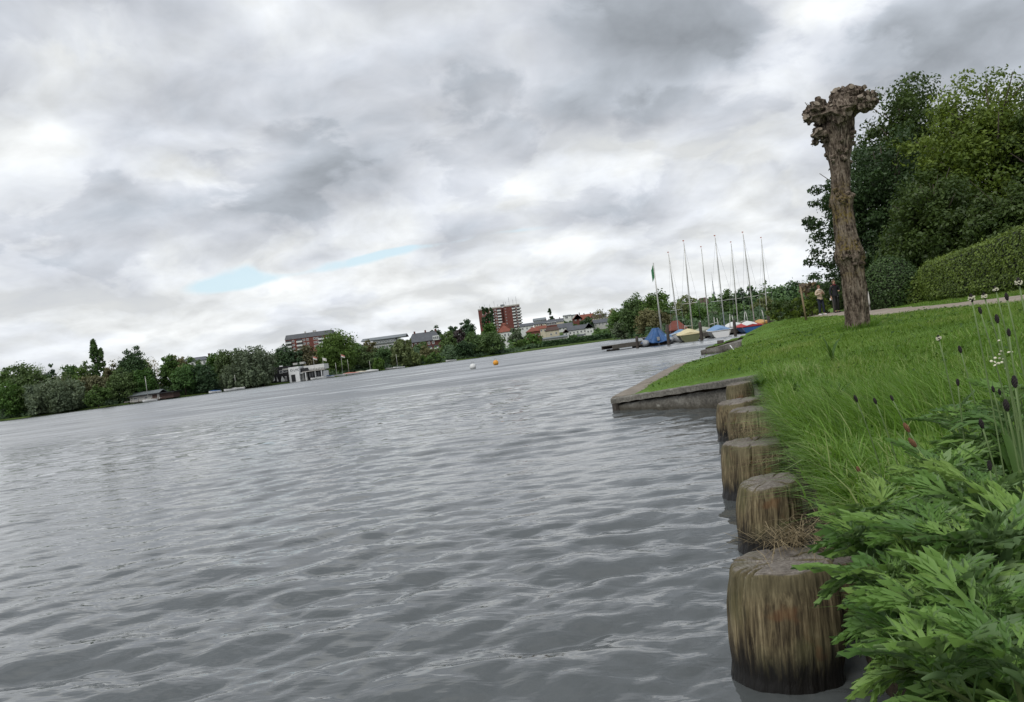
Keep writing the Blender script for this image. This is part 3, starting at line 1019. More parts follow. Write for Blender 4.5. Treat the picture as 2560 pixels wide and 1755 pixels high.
def house(px0, px1, y_eave, y_base, y_ridge, d, dep, wall, roof, label, axis='x', hip=0.0, wins=(), chimney=None, name='house', rz=0.0, wallgable=True):
    """dwelling set by its outline in the photograph at distance d; wins: (fraction across, photo height fraction, w, h)"""
    xm = (px0 + px1) / 2
    pm = at(xm, y_eave, d)
    W = (px1 - px0) / F * d
    gz = min(float(hill_z(pm.x, d)), at(xm, y_base, d).z) - 0.6
    ze = pm.z - gz
    zr = at(xm, y_ridge, d).z - gz
    root = empty(name, (pm.x, d + dep / 2, gz), rz)
    tag(root, label, 'house' if name == 'house' else 'building')
    mb = MB().box((-W / 2, -dep / 2, 0), (W / 2, dep / 2, ze))
    if axis == 'x' and hip == 0 and wallgable:
        for sx in (-1, 1):
            mb.add([(sx * (W / 2 - .01), -dep / 2, ze), (sx * (W / 2 - .01), dep / 2, ze), (sx * (W / 2 - .01), 0, zr - .1)], [(0, 1, 2)])
    elif axis == 'y' and hip == 0:
        for sy in (-1, 1):
            mb.add([(-W / 2, sy * (dep / 2 - .01), ze), (W / 2, sy * (dep / 2 - .01), ze), (0, sy * (dep / 2 - .01), zr - .1)], [(0, 1, 2)])
    mb.build('wall', wall, root)
    rf = gable_roof(W, dep, ze, zr - ze, 0.35, axis, hip).build('roof', roof, root)
    if chimney:
        for c in chimney:
            MB().box((c * W - .35, -.3, zr - 1.2), (c * W + .35, .3, zr + 0.8)).box((c * W - .42, -.37, zr + .8), (c * W + .42, .37, zr + .95)).build('chimney', BRICK_D, rf)
    for fx, fz, w, h in wins:
        window(root, (fx - .5) * W, -dep / 2, fz * ze, w, h)
    return root


def C3(x, y):
    return 1150 + x * .21515, 720 + y * .21515

def C2(x, y):
    return 600 + x * .3012, 780 + y * .3012

def house3(x0, x1, ye, yb, yr, *a, **k):
    p0, p1 = C3(x0, ye), C3(x1, yb)
    return house(p0[0], p1[0], p0[1], p1[1], C3(0, yr)[1], *a, **k)

# --- village on the slope (left to right, back to front)
row = lambda n, z, w, h: [((i + .5) / n, z, w, h) for i in range(n)]
house3(700, 850, 440, 520, 408, 560, 9, RENDERW, SLATE, 'white gabled house with slate roof right of the apartment tower', wins=row(3, .72, 1.1, 1.4))
house3(855, 1000, 372, 440, 345, 720, 12, METALR, METALR, 'dark flat building left of the lone spruce', wins=row(5, .8, 1.3, 1.3), wallgable=False)
house3(860, 960, 415, 470, 395, 610, 9, CREAM, SLATE, 'cream house below the dark flat building', wins=row(4, .75, 1.0, 1.4))
house3(955, 1205, 395, 450, 362, 640, 10, CREAM, SLATE, 'long cream terrace with slate mansard roof below the spruce', wins=row(9, .8, 1.1, 1.3), chimney=(-.3, .1, .35))
house3(1005, 1120, 402, 462, 392, 600, 8, BRICK, SLATE, 'red brick house front with tall white windows', wins=row(4, .74, 1.5, 2.2), name='house')
house3(770, 930, 500, 545, 452, 480, 9, BRICK, TILE_R, 'red tiled hipped house, leftmost red roof of the village', hip=4.0, wins=row(4, .6, 1, 1.2))
house3(885, 1000, 470, 520, 436, 530, 9, CREAM, TILE_R, 'smaller red tiled house behind the leftmost red roof', wins=row(3, .7, 1, 1.2), chimney=(.1,))
house3(1000, 1150, 488, 545, 448, 500, 9, CREAM, TILE_B, 'brown roofed house in the middle of the village', wins=[(.75, .55, 1.2, 1.3), (.35, .5, 1.2, 1.3)], hip=1.0)
house3(1205, 1290, 318, 400, 309, 720, 10, RENDERW, METALR, 'white modern flat block on the hilltop', wins=[(.35, .82, 2.6, 1.5), (.75, .82, 1.4, 1.5), (.35, .62, 2.6, 1.5)], wallgable=False)
house3(1285, 1372, 312, 400, 304, 725, 10, RENDERW, METALR, 'plain white block beside the modern flat block', wins=[(.2, .84, 1.6, 1.4)], wallgable=False)
house3(1315, 1420, 355, 420, 300, 650, 9, BRICK, TILE_R, 'brick gabled house with red roof behind the round tree', axis='y', wins=row(2, .7, 1.1, 1.4), chimney=(.3,))
house3(1410, 1560, 360, 430, 298, 660, 10, BRICK, TILE_R, 'large red roofed brick house right of the round tree', wins=row(4, .72, 1.1, 1.4), chimney=(-.2, .3))
house3(1140, 1310, 455, 500, 405, 570, 9, RENDERW, SLATE, 'white house with slate roof and dormer in mid village', wins=row(4, .62, 1.2, 1.3))
house3(1235, 1305, 420, 470, 402, 590, 7, RENDERW, SLATE, 'small white upper house with balcony in mid village', wins=row(2, .72, 1.3, 1.3))
house3(1255, 1470, 480, 545, 430, 500, 9, RENDERW, SLATE, 'long white house with grey roof above the meadow', wins=row(5, .55, 1.1, 1.3) + row(4, .2, 1.0, 1.2))
house3(1455, 1545, 455, 545, 402, 498, 9.5, RENDERW, SLATE, 'white gable end with two windows above the meadow', axis='y', wins=[(.3, .82, .9, 1.1), (.65, .82, .9, 1.1), (.3, .45, 1, 1.2), (.7, .45, 1, 1.2)])
house3(1205, 1258, 510, 560, 478, 492, 7, RENDERW, TILE_B, 'tiny white gabled house left of the long white house', axis='y', wins=[(.5, .6, .9, 1.0)])
house3(1555, 1720, 400, 460, 358, 560, 10, GREYW, SLATE, 'pale grey house at the right end of the village', wins=row(4, .62, 1.0, 1.9))
house3(1540, 1640, 345, 400, 308, 650, 9, CREAM, TILE_B, 'cream house on the ridge right of the red brick gables', wins=row(3, .75, 1.2, 1.3))
house3(1620, 1700, 330, 390, 296, 668, 9, GREYW, SLATE, 'grey house on the ridge at the end of the village', wins=row(2, .75, 1.2, 1.3))
house3(960, 1250, 575, 600, 560, 420, 5, GREYW, METALR, 'long low garden shed behind the shore hedge', wins=row(6, .4, .9, .8), name='garden_shed')
house3(1370, 1440, 545, 575, 535, 430, 4, RENDERW, SLATE, 'small white garden hut below the long white house', wins=[(.3, .3, .9, .9)], name='garden_hut')
# villa with the big red roof beside the tower
house3(435, 600, 505, 640, 402, 460, 11, RENDERW, TILE_R, 'white villa with steep red roof in front of the tower', hip=5.5, wins=[(.5, .72, 1, 1.6), (.75, .72, 1, 1.6), (.62, .35, 1, 1.6)])
# red roof peeping out behind the clubhouse trees, and others
house(779, 803, 881, 900, 866, 390, 9, BRICK, TILE_R, 'red tiled roof showing between trees above the clubhouse', hip=1.5)
house(1748, 1784, 760, 790, 742, 345, 10, BRICK, TILE_B, 'brown red roof between trees below the radio mast', hip=2.0, wins=row(2, .8, 1.1, 1.4))
house(1677, 1716, 822, 838, 800, 221, 6.5, BRICK_D, plain('dark_red_tiles', (0.15, 0.046, 0.032), 0.85, 0.2, 0.6), 'red hip roofed brick shed behind the marina jetty', hip=1.6, wins=row(3, .25, .8, .8), name='shed')
house(443, 518, 902, 925, 893, 340, 11, RENDERW, SLATE, 'white house with grey slate roof among left trees', hip=3.0, wins=row(5, .85, 1.1, 1.4), chimney=(.42,))


def long_grey_building():
    d = 500
    p0, p1 = at(*C2(930, 200), d), at(*C2(1370, 180), d)
    X0, X1 = p0.x, p1.x
    gz = float(hill_z((X0 + X1) / 2, d)) - 1
    root = empty('school_building', ((X0 + X1) / 2, d + 7, gz))
    tag(root, 'long grey metal roofed building with a window band', 'building')
    W = X1 - X0
    zt = at(*C2(1240, 192), d).z - gz
    MB().box((-W / 2, -6, 0), (W / 2, 7, zt - 4.6)).build('wall', GREYW, root)
    MB().box((-W * .12, -6.6, zt - 4.6), (W * .30, 6, zt - 1.6)).build('upper_wall', METALR, root)
    rf = gable_roof(W * .84, 14, zt - 1.7, 1.7, .3).build('roof', METALR, root)
    rf.location.x = W * .08
    gable_roof(W * .2, 13, zt - 4.6, 1.2, .3).build('side_roof', METALR, root).location.x = -W * .4
    for i in range(8):
        window(root, -W * .09 + W * .37 * i / 7, -6.6, zt - 4.1, 1.3, 1.4)
    for i in range(10):
        window(root, -W * .05 + W * .40 * i / 9, -6.0, zt - 7.6, 1.5, 2.0)

def second_grey_building():
    d = 490
    p0, p1 = at(*C2(1395, 240), d), at(*C2(1655, 220), d)
    W = p1.x - p0.x
    gz = float(hill_z((p0.x + p1.x) / 2, d)) - 1
    root = empty('apartment_house', ((p0.x + p1.x) / 2, d + 6, gz), R(2))
    tag(root, 'brick apartment house with wide grey slate roof', 'building')
    ze = at(*C2(1530, 238), d).z - gz
    zr = at(*C2(1530, 165), d).z - gz
    MB().box((-W / 2, -6, 0), (W / 2, 6, ze)).build('wall', BRICK_D, root)
    rf = gable_roof(W, 12, ze, zr - ze, .5, hip=3).build('roof', SLATE, root)
    for c in (-.3, .05, .38):
        MB().box((c * W - .5, -.4, zr - 1.0), (c * W + .5, .4, zr + 1.2)).build('chimney', BRICK_D, rf)
    MB().box((W * .28, -6.8, ze - .5), (W * .48, -2, ze + 2.2)).build('dormer', RENDERW, root)
    for i in range(3):
        window(root, W * (.32 + .06 * i), -6.8, ze, 1.0, 1.7)
    for i in range(6):
        window(root, -W * .42 + i * W * .14, -6, ze - 2.6, 1.4, 1.6)
    for i in range(4):
        balcony(root, -W * .30 + i * W * .22, -6, ze - 5.6, 3.2, 1.2)

long_grey_building()
second_grey_building()


def tower_block():
    d = 800
    XL, XR = at(*C3(207, 250), d).x, at(*C3(690, 200), d).x
    W = XR - XL
    gz = float(hill_z((XL + XR) / 2, d)) - 2
    zt = at(*C3(450, 215), d).z - gz
    root = empty('apartment_tower', ((XL + XR) / 2, d + 7, gz))
    tag(root, 'tall red brick apartment tower with white balconies and roof antennas', 'building')
    S = W / 483.0                                  # crop units to metres
    fx = lambda c: (c - 448.5) * S
    MB().box((fx(207), -6.5, 0), (fx(482), 7, zt - 1.3)).build('left_wing', BRICK, root)
    MB().box((fx(482.1), -5.0, 0), (fx(505), 7, zt - 1.2)).build('stair_recess', BRICK_D, root)
    MB().box((fx(505.1), -7.5, 0), (fx(690), 7, zt - 1.3)).build('right_wing', BRICK, root)
    MB().box((fx(205), -6.9, zt - 1.29), (fx(481.5), 7.3, zt - .1)).box((fx(504.6), -7.9, zt - 1.29), (fx(692), 7.3, zt)).build('parapet', CONC_L, root)
    MB().box((fx(470), -3, zt - .1), (fx(520), 3, zt + 1.8)).build('lift_house', METALR, root)
    for k in range(9):
        z = zt - 4.3 - 2.85 * k
        for c in (362, 446):
            balcony(root, fx(c), -6.5, z, 3.9, 1.4)
        for c in (405, 300, 260):
            window(root, fx(c), -6.5, z + .5, 1.5, 1.5)
        for c in (615, 672):
            balcony(root, fx(c), -7.5, z, 3.0, 1.4)
        window(root, fx(644), -7.5, z + .4, 1.3, 1.7)
        window(root, fx(522), -7.5, z + .7, 0.9, 0.9)
        b = balcony(root, fx(690), 1.0, z, 3.4, 1.3)
        b.rotation_euler.z = R(90)
    rnd = random.Random(3)
    for c, h in ((230, 3.2), (285, 4.2), (345, 3.5), (400, 6.0), (440, 2.5), (510, 4.5), (535, 4), (575, 8), (620, 5.5), (660, 8.0)):
        mb = MB().tube([(fx(c), 0, zt - .3), (fx(c), 0, zt + h)], 0.11, 6)
        for q in range(3):
            z = zt + h * (.55 + .2 * q)
            mb.tube([(fx(c) - .5, 0, z), (fx(c) + .5, 0, z)], .07, 5)
        mb.build('antenna', STEEL, root)

tower_block()


def mansard_block():
    d = 600
    X0, X1 = at(*C2(375, 240), d).x, at(*C2(765, 200), d).x
    W = X1 - X0
    gz = float(hill_z((X0 + X1) / 2, d)) - 1
    zt = at(*C2(570, 170), d).z - gz
    root = empty('apartment_block', ((X0 + X1) / 2, d + 6, gz))
    tag(root, 'wide red brick apartment block with dark mansard top floor', 'building')
    MB().box((-W / 2, -6, 0), (W / 2, 6, zt - 3.4)).build('wall', BRICK, root)
    mb = MB()
    a, b = W / 2 + .3, 6.3
    mb.add([(-a, -b, zt - 3.39), (a, -b, zt - 3.39), (a, b, zt - 3.39), (-a, b, zt - 3.39),
            (-a + 1, -b + 1.2, zt), (a - 1, -b + 1.2, zt), (a - 1, b - 1.2, zt), (-a + 1, b - 1.2, zt)],
           [(0, 3, 2, 1), (4, 5, 6, 7), (0, 1, 5, 4), (1, 2, 6, 5), (2, 3, 7, 6), (3, 0, 4, 7)])
    rf = mb.build('roof', SLATE, root)
    for c in (-.1, .08, .12):
        MB().box((c * W - .5, -.5, zt - .2), (c * W + .5, .5, zt + 1.4)).build('chimney', CONC_L, rf)
    S = W / 390.0
    for k in range(4):
        z = zt - 6.2 - 2.75 * k
        for c in (402, 492, 672, 736):
            balcony(root, (c - 570) * S, -6, z, 4.2, 1.3)
        for c in (440, 530, 560, 618, 640):
            window(root, (c - 570) * S, -6, z + .5, 1.6, 1.5)

mansard_block()


def radio_mast():
    d = 1400
    p0, p1 = at(1786, 742, d), at(1777, 680, d)
    gz = float(hill_z(p0.x, d))
    root = empty('radio_mast', (p0.x, d, gz))
    tag(root, 'slender lattice radio mast on the horizon behind the marina', 'mast')
    H = p1.z - gz
    mb = MB()
    for sx, sy in ((-1, -1), (1, -1), (1, 1), (-1, 1)):
        mb.tube([(sx * 1.5, sy * 1.5, 0), (sx * .9, sy * .9, H * .5), (sx * .35, sy * .35, H * .8)], [.28, .22, .16], 4)
    for k in range(16):
        z = H * .8 * k / 16
        r = 1.5 - 1.15 * (k / 16)
        r2 = 1.5 - 1.15 * ((k + 1) / 16)
        z2 = H * .8 * (k + 1) / 16
        mb.tube([(-r, -r, z), (r2, -r2, z2)], .12, 4).tube([(r, -r, z), (-r2, -r2, z2)], .12, 4)
    mb.build('lattice', STEEL, root)
    MB().tube([(0, 0, H * .78), (0, 0, H)], [.3, .12], 6).build('antenna', STEEL, root)
    MB().lathe([(1.6, H * .52), (1.8, H * .53), (1.8, H * .56), (1.6, H * .57)], 10).build('platform', STEEL, root)

radio_mast()

# ------------------------------------------------------------------ sailing club and boats of the far shore
def CK(x, y):
    return 640 + x * .1549, 870 + y * .1549

FLAG_R = plain('flag_red', (0.45, 0.16, 0.12), 0.8, 0.1, 2)
FLAG_W = plain('flag_white', (0.6, 0.58, 0.54), 0.8, 0.1, 2)
FLAG_G = plain('flag_green', (0.06, 0.22, 0.10), 0.75, 0.15, 2)
MASTM = plain('mast_aluminium', (0.47, 0.47, 0.44), 0.4, 0.1, 2.0, metal=0.35)


def text_mesh(body, size, mt, parent, loc, name='lettering'):
    cu = bpy.data.curves.new(name, 'FONT')
    cu.body = body
    cu.size = size
    cu.extrude = 0.03
    o = bpy.data.objects.new(name, cu)
    COL.objects.link(o)
    dg = bpy.context.evaluated_depsgraph_get()
    me = bpy.data.meshes.new_from_object(o.evaluated_get(dg))
    bpy.data.objects.remove(o)
    q = link(name, me, None, parent)
    me.materials.clear()
    me.materials.append(mt)
    q.location = loc
    q.rotation_euler = (R(90), 0, 0)
    return q


def clubhouse():
    d = 302
    o = at(*CK(660, 560), d)
    gz = float(hill_z(o.x, d))
    root = empty('clubhouse', (o.x, d, gz))
    tag(root, 'black and white flat roofed sailing clubhouse on the far shore', 'building')
    S = .1549 / F * d
    drop = math.tan(ROLL) * S                       # photo rows fall to the left
    X = lambda c: (c - 660) * S
    Z = lambda c, y: at(*CK(c, y), d).z - gz
    # black two storey block
    MB().box((X(262), 0, -.3), (X(560), 9, Z(420, 300))).build('black_block', BLACK_P, root)
    MB().box((X(330), 3, Z(420, 300)), (X(790), 8, Z(600, 275))).build('roof_storey', BLACK_P, root)
    MB().box((X(380), 2.6, Z(405, 330)), (X(432), 2.98, Z(405, 283))).build('roof_window', WHITE_P, root)
    for c, y, w, h in ((310, 420, .75, .9), (430, 405, 1.2, 1.0), (495, 390, 1.5, 1.0)):
        window(root, X(c), 0, Z(c, y), w, h)
    # white block with the lettering
    MB().box((X(560.5), -1.2, -.3), (X(580), 8, Z(520, 330))).box((X(455), -.25, Z(520, 350)), (X(560), -.02, Z(520, 325))).build('grey_wall', GREYW, root)
    MB().box((X(580.2), -2.4, -.3), (X(745), 8, Z(660, 300))).build('white_block', WHITE_P, root)
    MB().box((X(612), -2.5, -.1), (X(676), -2.3, Z(644, 425))).build('door', DARKIN, root)
    text_mesh('LYC', 1.15, SLATE, root, (X(660), -2.47, Z(690, 366)))
    mb = MB()
    for k in range(9):
        a = k * 2 * math.pi / 9
        mb.box((X(625) + .42 * math.cos(a) - .1, -2.46, Z(625, 356) + .33 * math.sin(a) - .1), (X(625) + .42 * math.cos(a) + .1, -2.42, Z(625, 356) + .33 * math.sin(a) + .1))
    mb.build('emblem', METALR, root)
    # recess with balcony, glazed doors below
    MB().box((X(745.2), -.4, -.3), (X(865), 8, Z(800, 320))).build('recess_wall', DARKIN, root)
    MB().box((X(746), -1.9, Z(800, 402)), (X(850), -.42, Z(800, 390))).build('balcony_band', WHITE_P, root)
    for c in (775, 830):
        MB().box((X(c - 22), -.6, -.2), (X(c + 20), -.42, Z(c, 405))).build('shutter', GREYW, root)
    # upper storey panel with railing, terrace below
    MB().box((X(795), .4, Z(960, 350)), (X(1125), 8, Z(960, 268))).build('upper_storey', RENDERW, root)
    MB().box((X(795), -2.6, Z(960, 368)), (X(1160), .38, Z(960, 356))).build('terrace_slab', CONC_L, root)
    MB().box((X(865.2), -.2, -.3), (X(985), 8, Z(930, 368.5))).build('lower_recess', DARKIN, root)
    MB().box((X(985.2), -.8, -.3), (X(1112), 8, Z(1050, 368.5))).build('lower_wall', WHITE_P, root)
    for c in (905, 950, 1010, 1060):
        window(root, X(c), -.82 if c > 985 else -.22, .6, 2.0, 2.0, BLACK_P)
    for i in range(13):
        c = 850 + i * 25.5
        MB().box((X(c), -2.6, Z(960, 356)), (X(c) + .1, -2.5, Z(960, 330))).build('railing_post', BLACK_P, root)
    MB().box((X(850), -2.63, Z(960, 331)), (X(1160), -2.48, Z(960, 327))).box((X(850), -2.6, Z(960, 346)), (X(1160), -2.52, Z(960, 342))).build('railing', BLACK_P, root)
    for c in (1000, 1100, 845):
        MB().box((X(c) - .12, -2.5, -.3), (X(c) + .12, -2.26, Z(960, 369))).build('post', WHITE_P, root)
    for c, h in ((630, .7), (740, .8)):
        MB().box((X(c - 35), 3.4, Z(600, 275)), (X(c + 35), 5, Z(600, 275) + h)).build('roof_light', GREYW, root)
    MB().tube([(X(790), 4, Z(600, 275)), (X(790), 4, Z(790, 225))], .14, 6).build('chimney_pipe', STEEL, root)
    # white sail like panels on the black front
    for pts in ([(285, 540), (318, 520), (310, 478), (290, 500)], [(348, 540), (372, 535), (350, 462)], [(412, 545), (476, 535), (470, 500), (436, 452), (415, 500)]):
        v = [(X(c), -.08, max(Z(c, y), .05)) for c, y in pts]
        w_ = [(a, -.02, b) for a, _, b in v]
        n = len(v)
        MB().add(v + w_, [tuple(reversed(range(n))), tuple(range(n, 2 * n))] + [(i, (i + 1) % n, (i + 1) % n + n, i + n) for i in range(n)]).build('sail_panel', WHITE_P, root)
    for k in range(4):
        MB().box((X(478), -.08, Z(490, 465 + 22 * k)), (X(512), -.01, Z(490, 457 + 22 * k))).build('slat', WHITE_P, root)

clubhouse()


def flagpole(px, y0, y1, d, cloth, label, fl=1.6, side=1, drop=False, name='flagpole', z0=None):
    p0, p1 = at(px[0], y0, d), at(px[1], y1, d)
    gz = (float(hill_z(p0.x, d)) if z0 is None else z0)
    root = empty(name, (p0.x, d, gz))
    tag(root, label, 'flagpole')
    H = p1.z - gz
    dx = p1.x - p0.x
    MB().tube([(0, 0, -.1), (dx * .5, 0, H * .5), (dx, 0, H)], [.075, .06, .04], 8).build('pole', MASTM, root, True)
    if cloth:
        n, m_ = 7, 5
        vs, fs = [], []
        hh = fl * .62
        for i in range(n):
            for j in range(m_):
                u, w = i / (n - 1), j / (m_ - 1)
                x = dx + side * (.05 + fl * u * (.82 if not drop else .22))
                z = H - .15 - hh * w * (1.0 if not drop else 1.9) - (fl * u * (.35 if not drop else .5))
                y = .10 * math.sin(u * 7 + w * 2) * u
                vs.append((x, y, z))
        for i in range(n - 1):
            for j in range(m_ - 1):
                a = i * m_ + j
                fs.append((a, a + 1, a + m_ + 1, a + m_))
        vs2 = [(x, y + .015, z) for x, y, z in vs]
        k = len(vs)
        mi = [min(2, (f[0] % m_) * 3 // (m_ - 1)) if isinstance(cloth, list) else 0 for f in fs]
        mb = MB()
        for f, q in zip(fs, mi):
            mb.add([vs[i] for i in f], [(0, 1, 2, 3)], q)
            mb.add([vs2[i] for i in f], [(3, 2, 1, 0)], q)
        mb.build('flag', cloth, root, True)
    return root

flagpole((790, 782), 943, 890, 297, [FLAG_R, FLAG_W, FLAG_W], 'flagpole with pale red flag before the clubhouse terrace')
flagpole((808.5, 806), 912, 893, 304, [FLAG_W, FLAG_W, FLAG_W], 'short flagpole with limp white flag on clubhouse roof', z0=float(at(808, 911, 304).z))
flagpole((857, 852), 935, 885, 312, [FLAG_R, FLAG_W, FLAG_W], 'tall flagpole with flag before the big bright green tree')
flagpole((1653, 1633.2), 824, 657, 66.5, FLAG_G, 'flagpole with drooping green flag at the marina', fl=.85, side=-1, drop=True, z0=0.45)


def hull_mesh(L, B, D, n=11, m=9, transom=.75, bowrise=.25):
    """boat hull: transom at y=0, bow at y=L, waterline z=0"""
    rings = []
    for i in range(n):
        t = i / (n - 1)
        hb = B / 2 * (transom + (1 - transom) * math.sin(min(t / .45, 1) * math.pi / 2)) * (1 - max(0, (t - .45) / .55) ** 2.2 * .97)
        sheer = D + bowrise * t * t
        keel = -.18 * (1 - t ** 3)
        ring = []
        for k in range(m):
            a = -math.pi / 2 + math.pi * k / (m - 1)
            ring.append((hb * math.copysign(abs(math.sin(a)) ** .7, math.sin(a)), t * L, keel + (sheer - keel) * (1 - abs(math.cos(a)) ** 1.6)))
        rings.append(ring)
    return rings


def boat_body(root, L, B, D, hull_m, cover_m=None, rail_m=None, ridge=.45, rnd=None, deck_m=None, transom=.75):
    rings = hull_mesh(L, B, D, transom=transom)
    mb = MB().loft(rings, False, False)
    mb.add(rings[0], [tuple(range(len(rings[0])))])
    mb.build('hull', hull_m, root, True)
    # rubbing strake along the gunwale
    rl = MB()
    for sgn in (0, -1):
        rl.tube([(r[sgn][0] * 1.01, r[sgn][1], r[sgn][2]) for r in rings], .045, 6)
    rl.tube([rings[0][0], rings[0][-1]], .045, 6)
    rl.build('gunwale', rail_m or WHITE_P, root, True)
    top = MB()
    rs = []
    for i, r in enumerate(rings):
        t = i / (len(rings) - 1)
        hb, z, y = r[-1][0] * 1.03, r[-1][2], r[0][1]
        rz = ridge * (.45 + .55 * min(t / .5, 1) if t < .6 else (1 - ((t - .6) / .4) ** 1.5 * .9))
        if cover_m is None:
            rz = -.12 * min(t / .1, 1) * (1 - t)
        row_ = []
        for k in range(9):
            q = -1 + k / 4
            sag = -.05 * math.sin(abs(q) * math.pi) * (1 + .3 * math.sin(y * 4))
            row_.append((q * hb, y - (.03 if i == 0 else 0), z + .015 + rz * (1 - abs(q) ** 1.7) + (sag if cover_m else 0) * min(1, ridge * 2)))
        rs.append(row_)
    top.loft(rs, False, False)
    top.add(rs[0], [tuple(range(9))])
    top.build('cover' if cover_m else 'deck', cover_m or deck_m or RENDERW, root, True)


def mast_rig(root, base, topz, lean, spread=None, boom=None, vane=True, r=.045):
    """mast from base; lean (dx,dy) at the head; spread = (height fraction, half width)"""
    b = Vector(base)
    h = Vector((b.x + lean[0], b.y + lean[1], topz))
    P = lambda t: b.lerp(h, t)
    MB().tube([P(0), P(.35) , P(.7), P(1)], [r, r, r * .9, r * .6], 8).build('mast', MASTM, root, True)
    if spread:
        c = P(spread[0])
        MB().tube([c + Vector((-spread[1], 0, .02)), c, c + Vector((spread[1], 0, .02))], .018, 5).build('spreader', MASTM, root)
        st = MB()
        for s_ in (-1, 1):
            st.tube([P(.97), c + Vector((s_ * spread[1], 0, .02)), b + Vector((s_ * .75, .1, .05))], .006, 4)
        st.tube([P(.95), b + Vector((0, 2.2, .15))], .006, 4)
        st.build('stay', STEEL, root)
    if boom:
        MB().tube([P(boom[0]), P(boom[0]) + Vector(boom[1])], .035, 6).build('boom', MASTM, root, True)
        MB().tube([P(boom[0]) + Vector(boom[1]), P(boom[0]) + Vector(boom[1]) + Vector((.05, 0, -.75))], .022, 5).build('boom_crutch', MASTM, root)
    if vane:
        MB().tube([P(1), P(1) + Vector((-.03, 0, .22))], .008, 4).box(tuple(P(1) + Vector((-.09, -.01, .16))), tuple(P(1) + Vector((.04, .01, .24)))).build('wind_vane', FLAG_R, root)


# small craft along the far shore
BLUE_T = plain('blue_tarp', (0.025, 0.085, 0.22), 0.55, 0.2, 2.0, 0.3)
SKY_T = plain('light_blue_tarp', (0.12, 0.23, 0.38), 0.6, 0.15, 2.0, 0.3)

def far_boat(px, y, d, L, B, label, hull=None, cover=None, mast=None, rz=90, name='sailing_boat'):
    p = at(px, y, d)
    root = empty(name, (p.x, d, max(0.05, float(hill_z(p.x, d)) if mast == 'ashore' else 0.05)), R(rz))
    tag(root, label, 'boat')
    boat_body(root, L, B, .5, hull or WHITE_P, cover, ridge=.35)
    if isinstance(mast, tuple):
        q0, q1 = at(mast[0], mast[1], d), at(mast[2], mast[3], d)
        m = MB().tube([(0, L * .6, .3), ((q1.z - .3) * 0.0, L * .6, q1.z)], [.09, .06], 6)
        m.build('mast', MASTM, root, True)
    return root

far_boat(392, 1003, 262, 4.5, 1.7, 'small white boat with mast beside the boathouse front', mast=(394, 1000, 388, 938))
far_boat(612, 967, 284, 5.0, 1.8, 'white covered boat at a mast left of the clubhouse', cover=RENDERW, mast=(622, 960, 619, 933))
far_boat(552, 974, 280, 4.2, 1.6, 'small blue covered boat beneath the widest willow', cover=BLUE_T)
far_boat(590, 971, 282, 4.2, 1.5, 'low white boat hull between blue boat and mast', cover=None)
far_boat(808, 948, 300, 4.6, 1.6, 'white dinghy lying before the clubhouse terrace', cover=None)
far_boat(836, 944, 306, 4.8, 1.7, 'blue covered dinghy right of the clubhouse', cover=BLUE_T)
far_boat(862, 935, 312, 5.0, 1.8, 'white boat at the foot of the tall flagpole', mast=(868, 930, 870, 903))
far_boat(897, 931, 315, 6.2, 2.0, 'white boat with red cover on the club slipway', cover=FLAG_R, mast=(895, 925, 891, 895))
far_boat(918, 929, 316, 4.5, 1.7, 'low tan dinghy right of the red covered boat', cover=CREAM)
far_boat(946, 926, 318, 5.0, 1.7, 'small boat with mast before the little yellow willow', cover=RENDERW, mast=(944, 926, 941, 900))
far_boat(1012, 919, 322, 4.6, 1.7, 'white sailing boat with mast before the yellowish willows', mast=(1009, 917, 1006, 884))
far_boat(990, 922, 321, 4.2, 1.6, 'low grey boat left of the white sailing boat', hull=GREYW)
far_boat(1141, 899, 341, 4.5, 1.7, 'tiny white boat at the foot of the dark shore trees')


def boathouse():
    d = 270
    p0, p1 = at(322, 1006, d), at(396, 996, d)
    gz = float(hill_z(p0.x, d))
    root = empty('boathouse', ((p0.x + p1.x) / 2, d + 4, gz))
    tag(root, 'low white fronted boathouse with dark eaves on left shore', 'building')
    W = p1.x - p0.x
    MB().box((-W / 2, -3, 0), (W / 2, 3, 1.75)).build('wall', GREYW, root)
    MB().box((W / 2 + .01, -2.8, 0), (W / 2 + 4.5, 2.6, 1.7)).build('annex', TILE_B, root)
    MB().box((-W / 2 - .6, -3.6, 1.76), (W / 2 + 5.2, 3.4, 2.1)).build('eaves', BLACK_P, root)
    gable_roof(W * 1.02, 6.2, 2.3, .9, .1).build('roof', METALR, root)
    MB().box((W * .26, -3.08, 0), (W * .42, -2.98, 1.7)).build('door', TILE_B, root)
    for c in (-.3, 0.05):
        window(root, c * W, -3, .75, 1.2, .7)
    for k in range(7):
        MB().box((-W / 2 - 1 + k * 2.2, -4.6, -.5), (-W / 2 - .85 + k * 2.2, -4.4, .8)).build('landing_post', TILE_B, root)
    MB().box((-W / 2 - 1.2, -4.7, .35), (W / 2 + 1, -3.7, .5)).build('landing_stage', CONC_L, root)

boathouse()

# shore meadow hedge below the village
def far_hedge():
    rng = np.random.default_rng(5)
    P = []
    for a in np.arange(1358, 1545, .35):
        dd = np.interp(a, FAR_PX, FAR_D) + 14
        k = 10
        X = (a + rng.uniform(-1, 1, k) - CX) / (F * CR) * dd
        yy = dd + rng.uniform(-1.2, 1.2, k)
        P.append(np.stack([X, yy, hill_z(X, yy) + rng.uniform(0, 2.6, k)], -1))
    P = np.concatenate(P)
    V, Fq = cards(P, np.tile([0, -.7, .5], (len(P), 1)), rng.uniform(.5, 1.0, len(P)), rng)
    o = link('garden_hedge', np_mesh('hedge', V, Fq, {'tint': np.repeat(rng.random(len(P)), 4)}), GREENS['dark'])
    tag(o, 'long low dark hedge along the shore meadow below the village', 'hedge')

far_hedge()

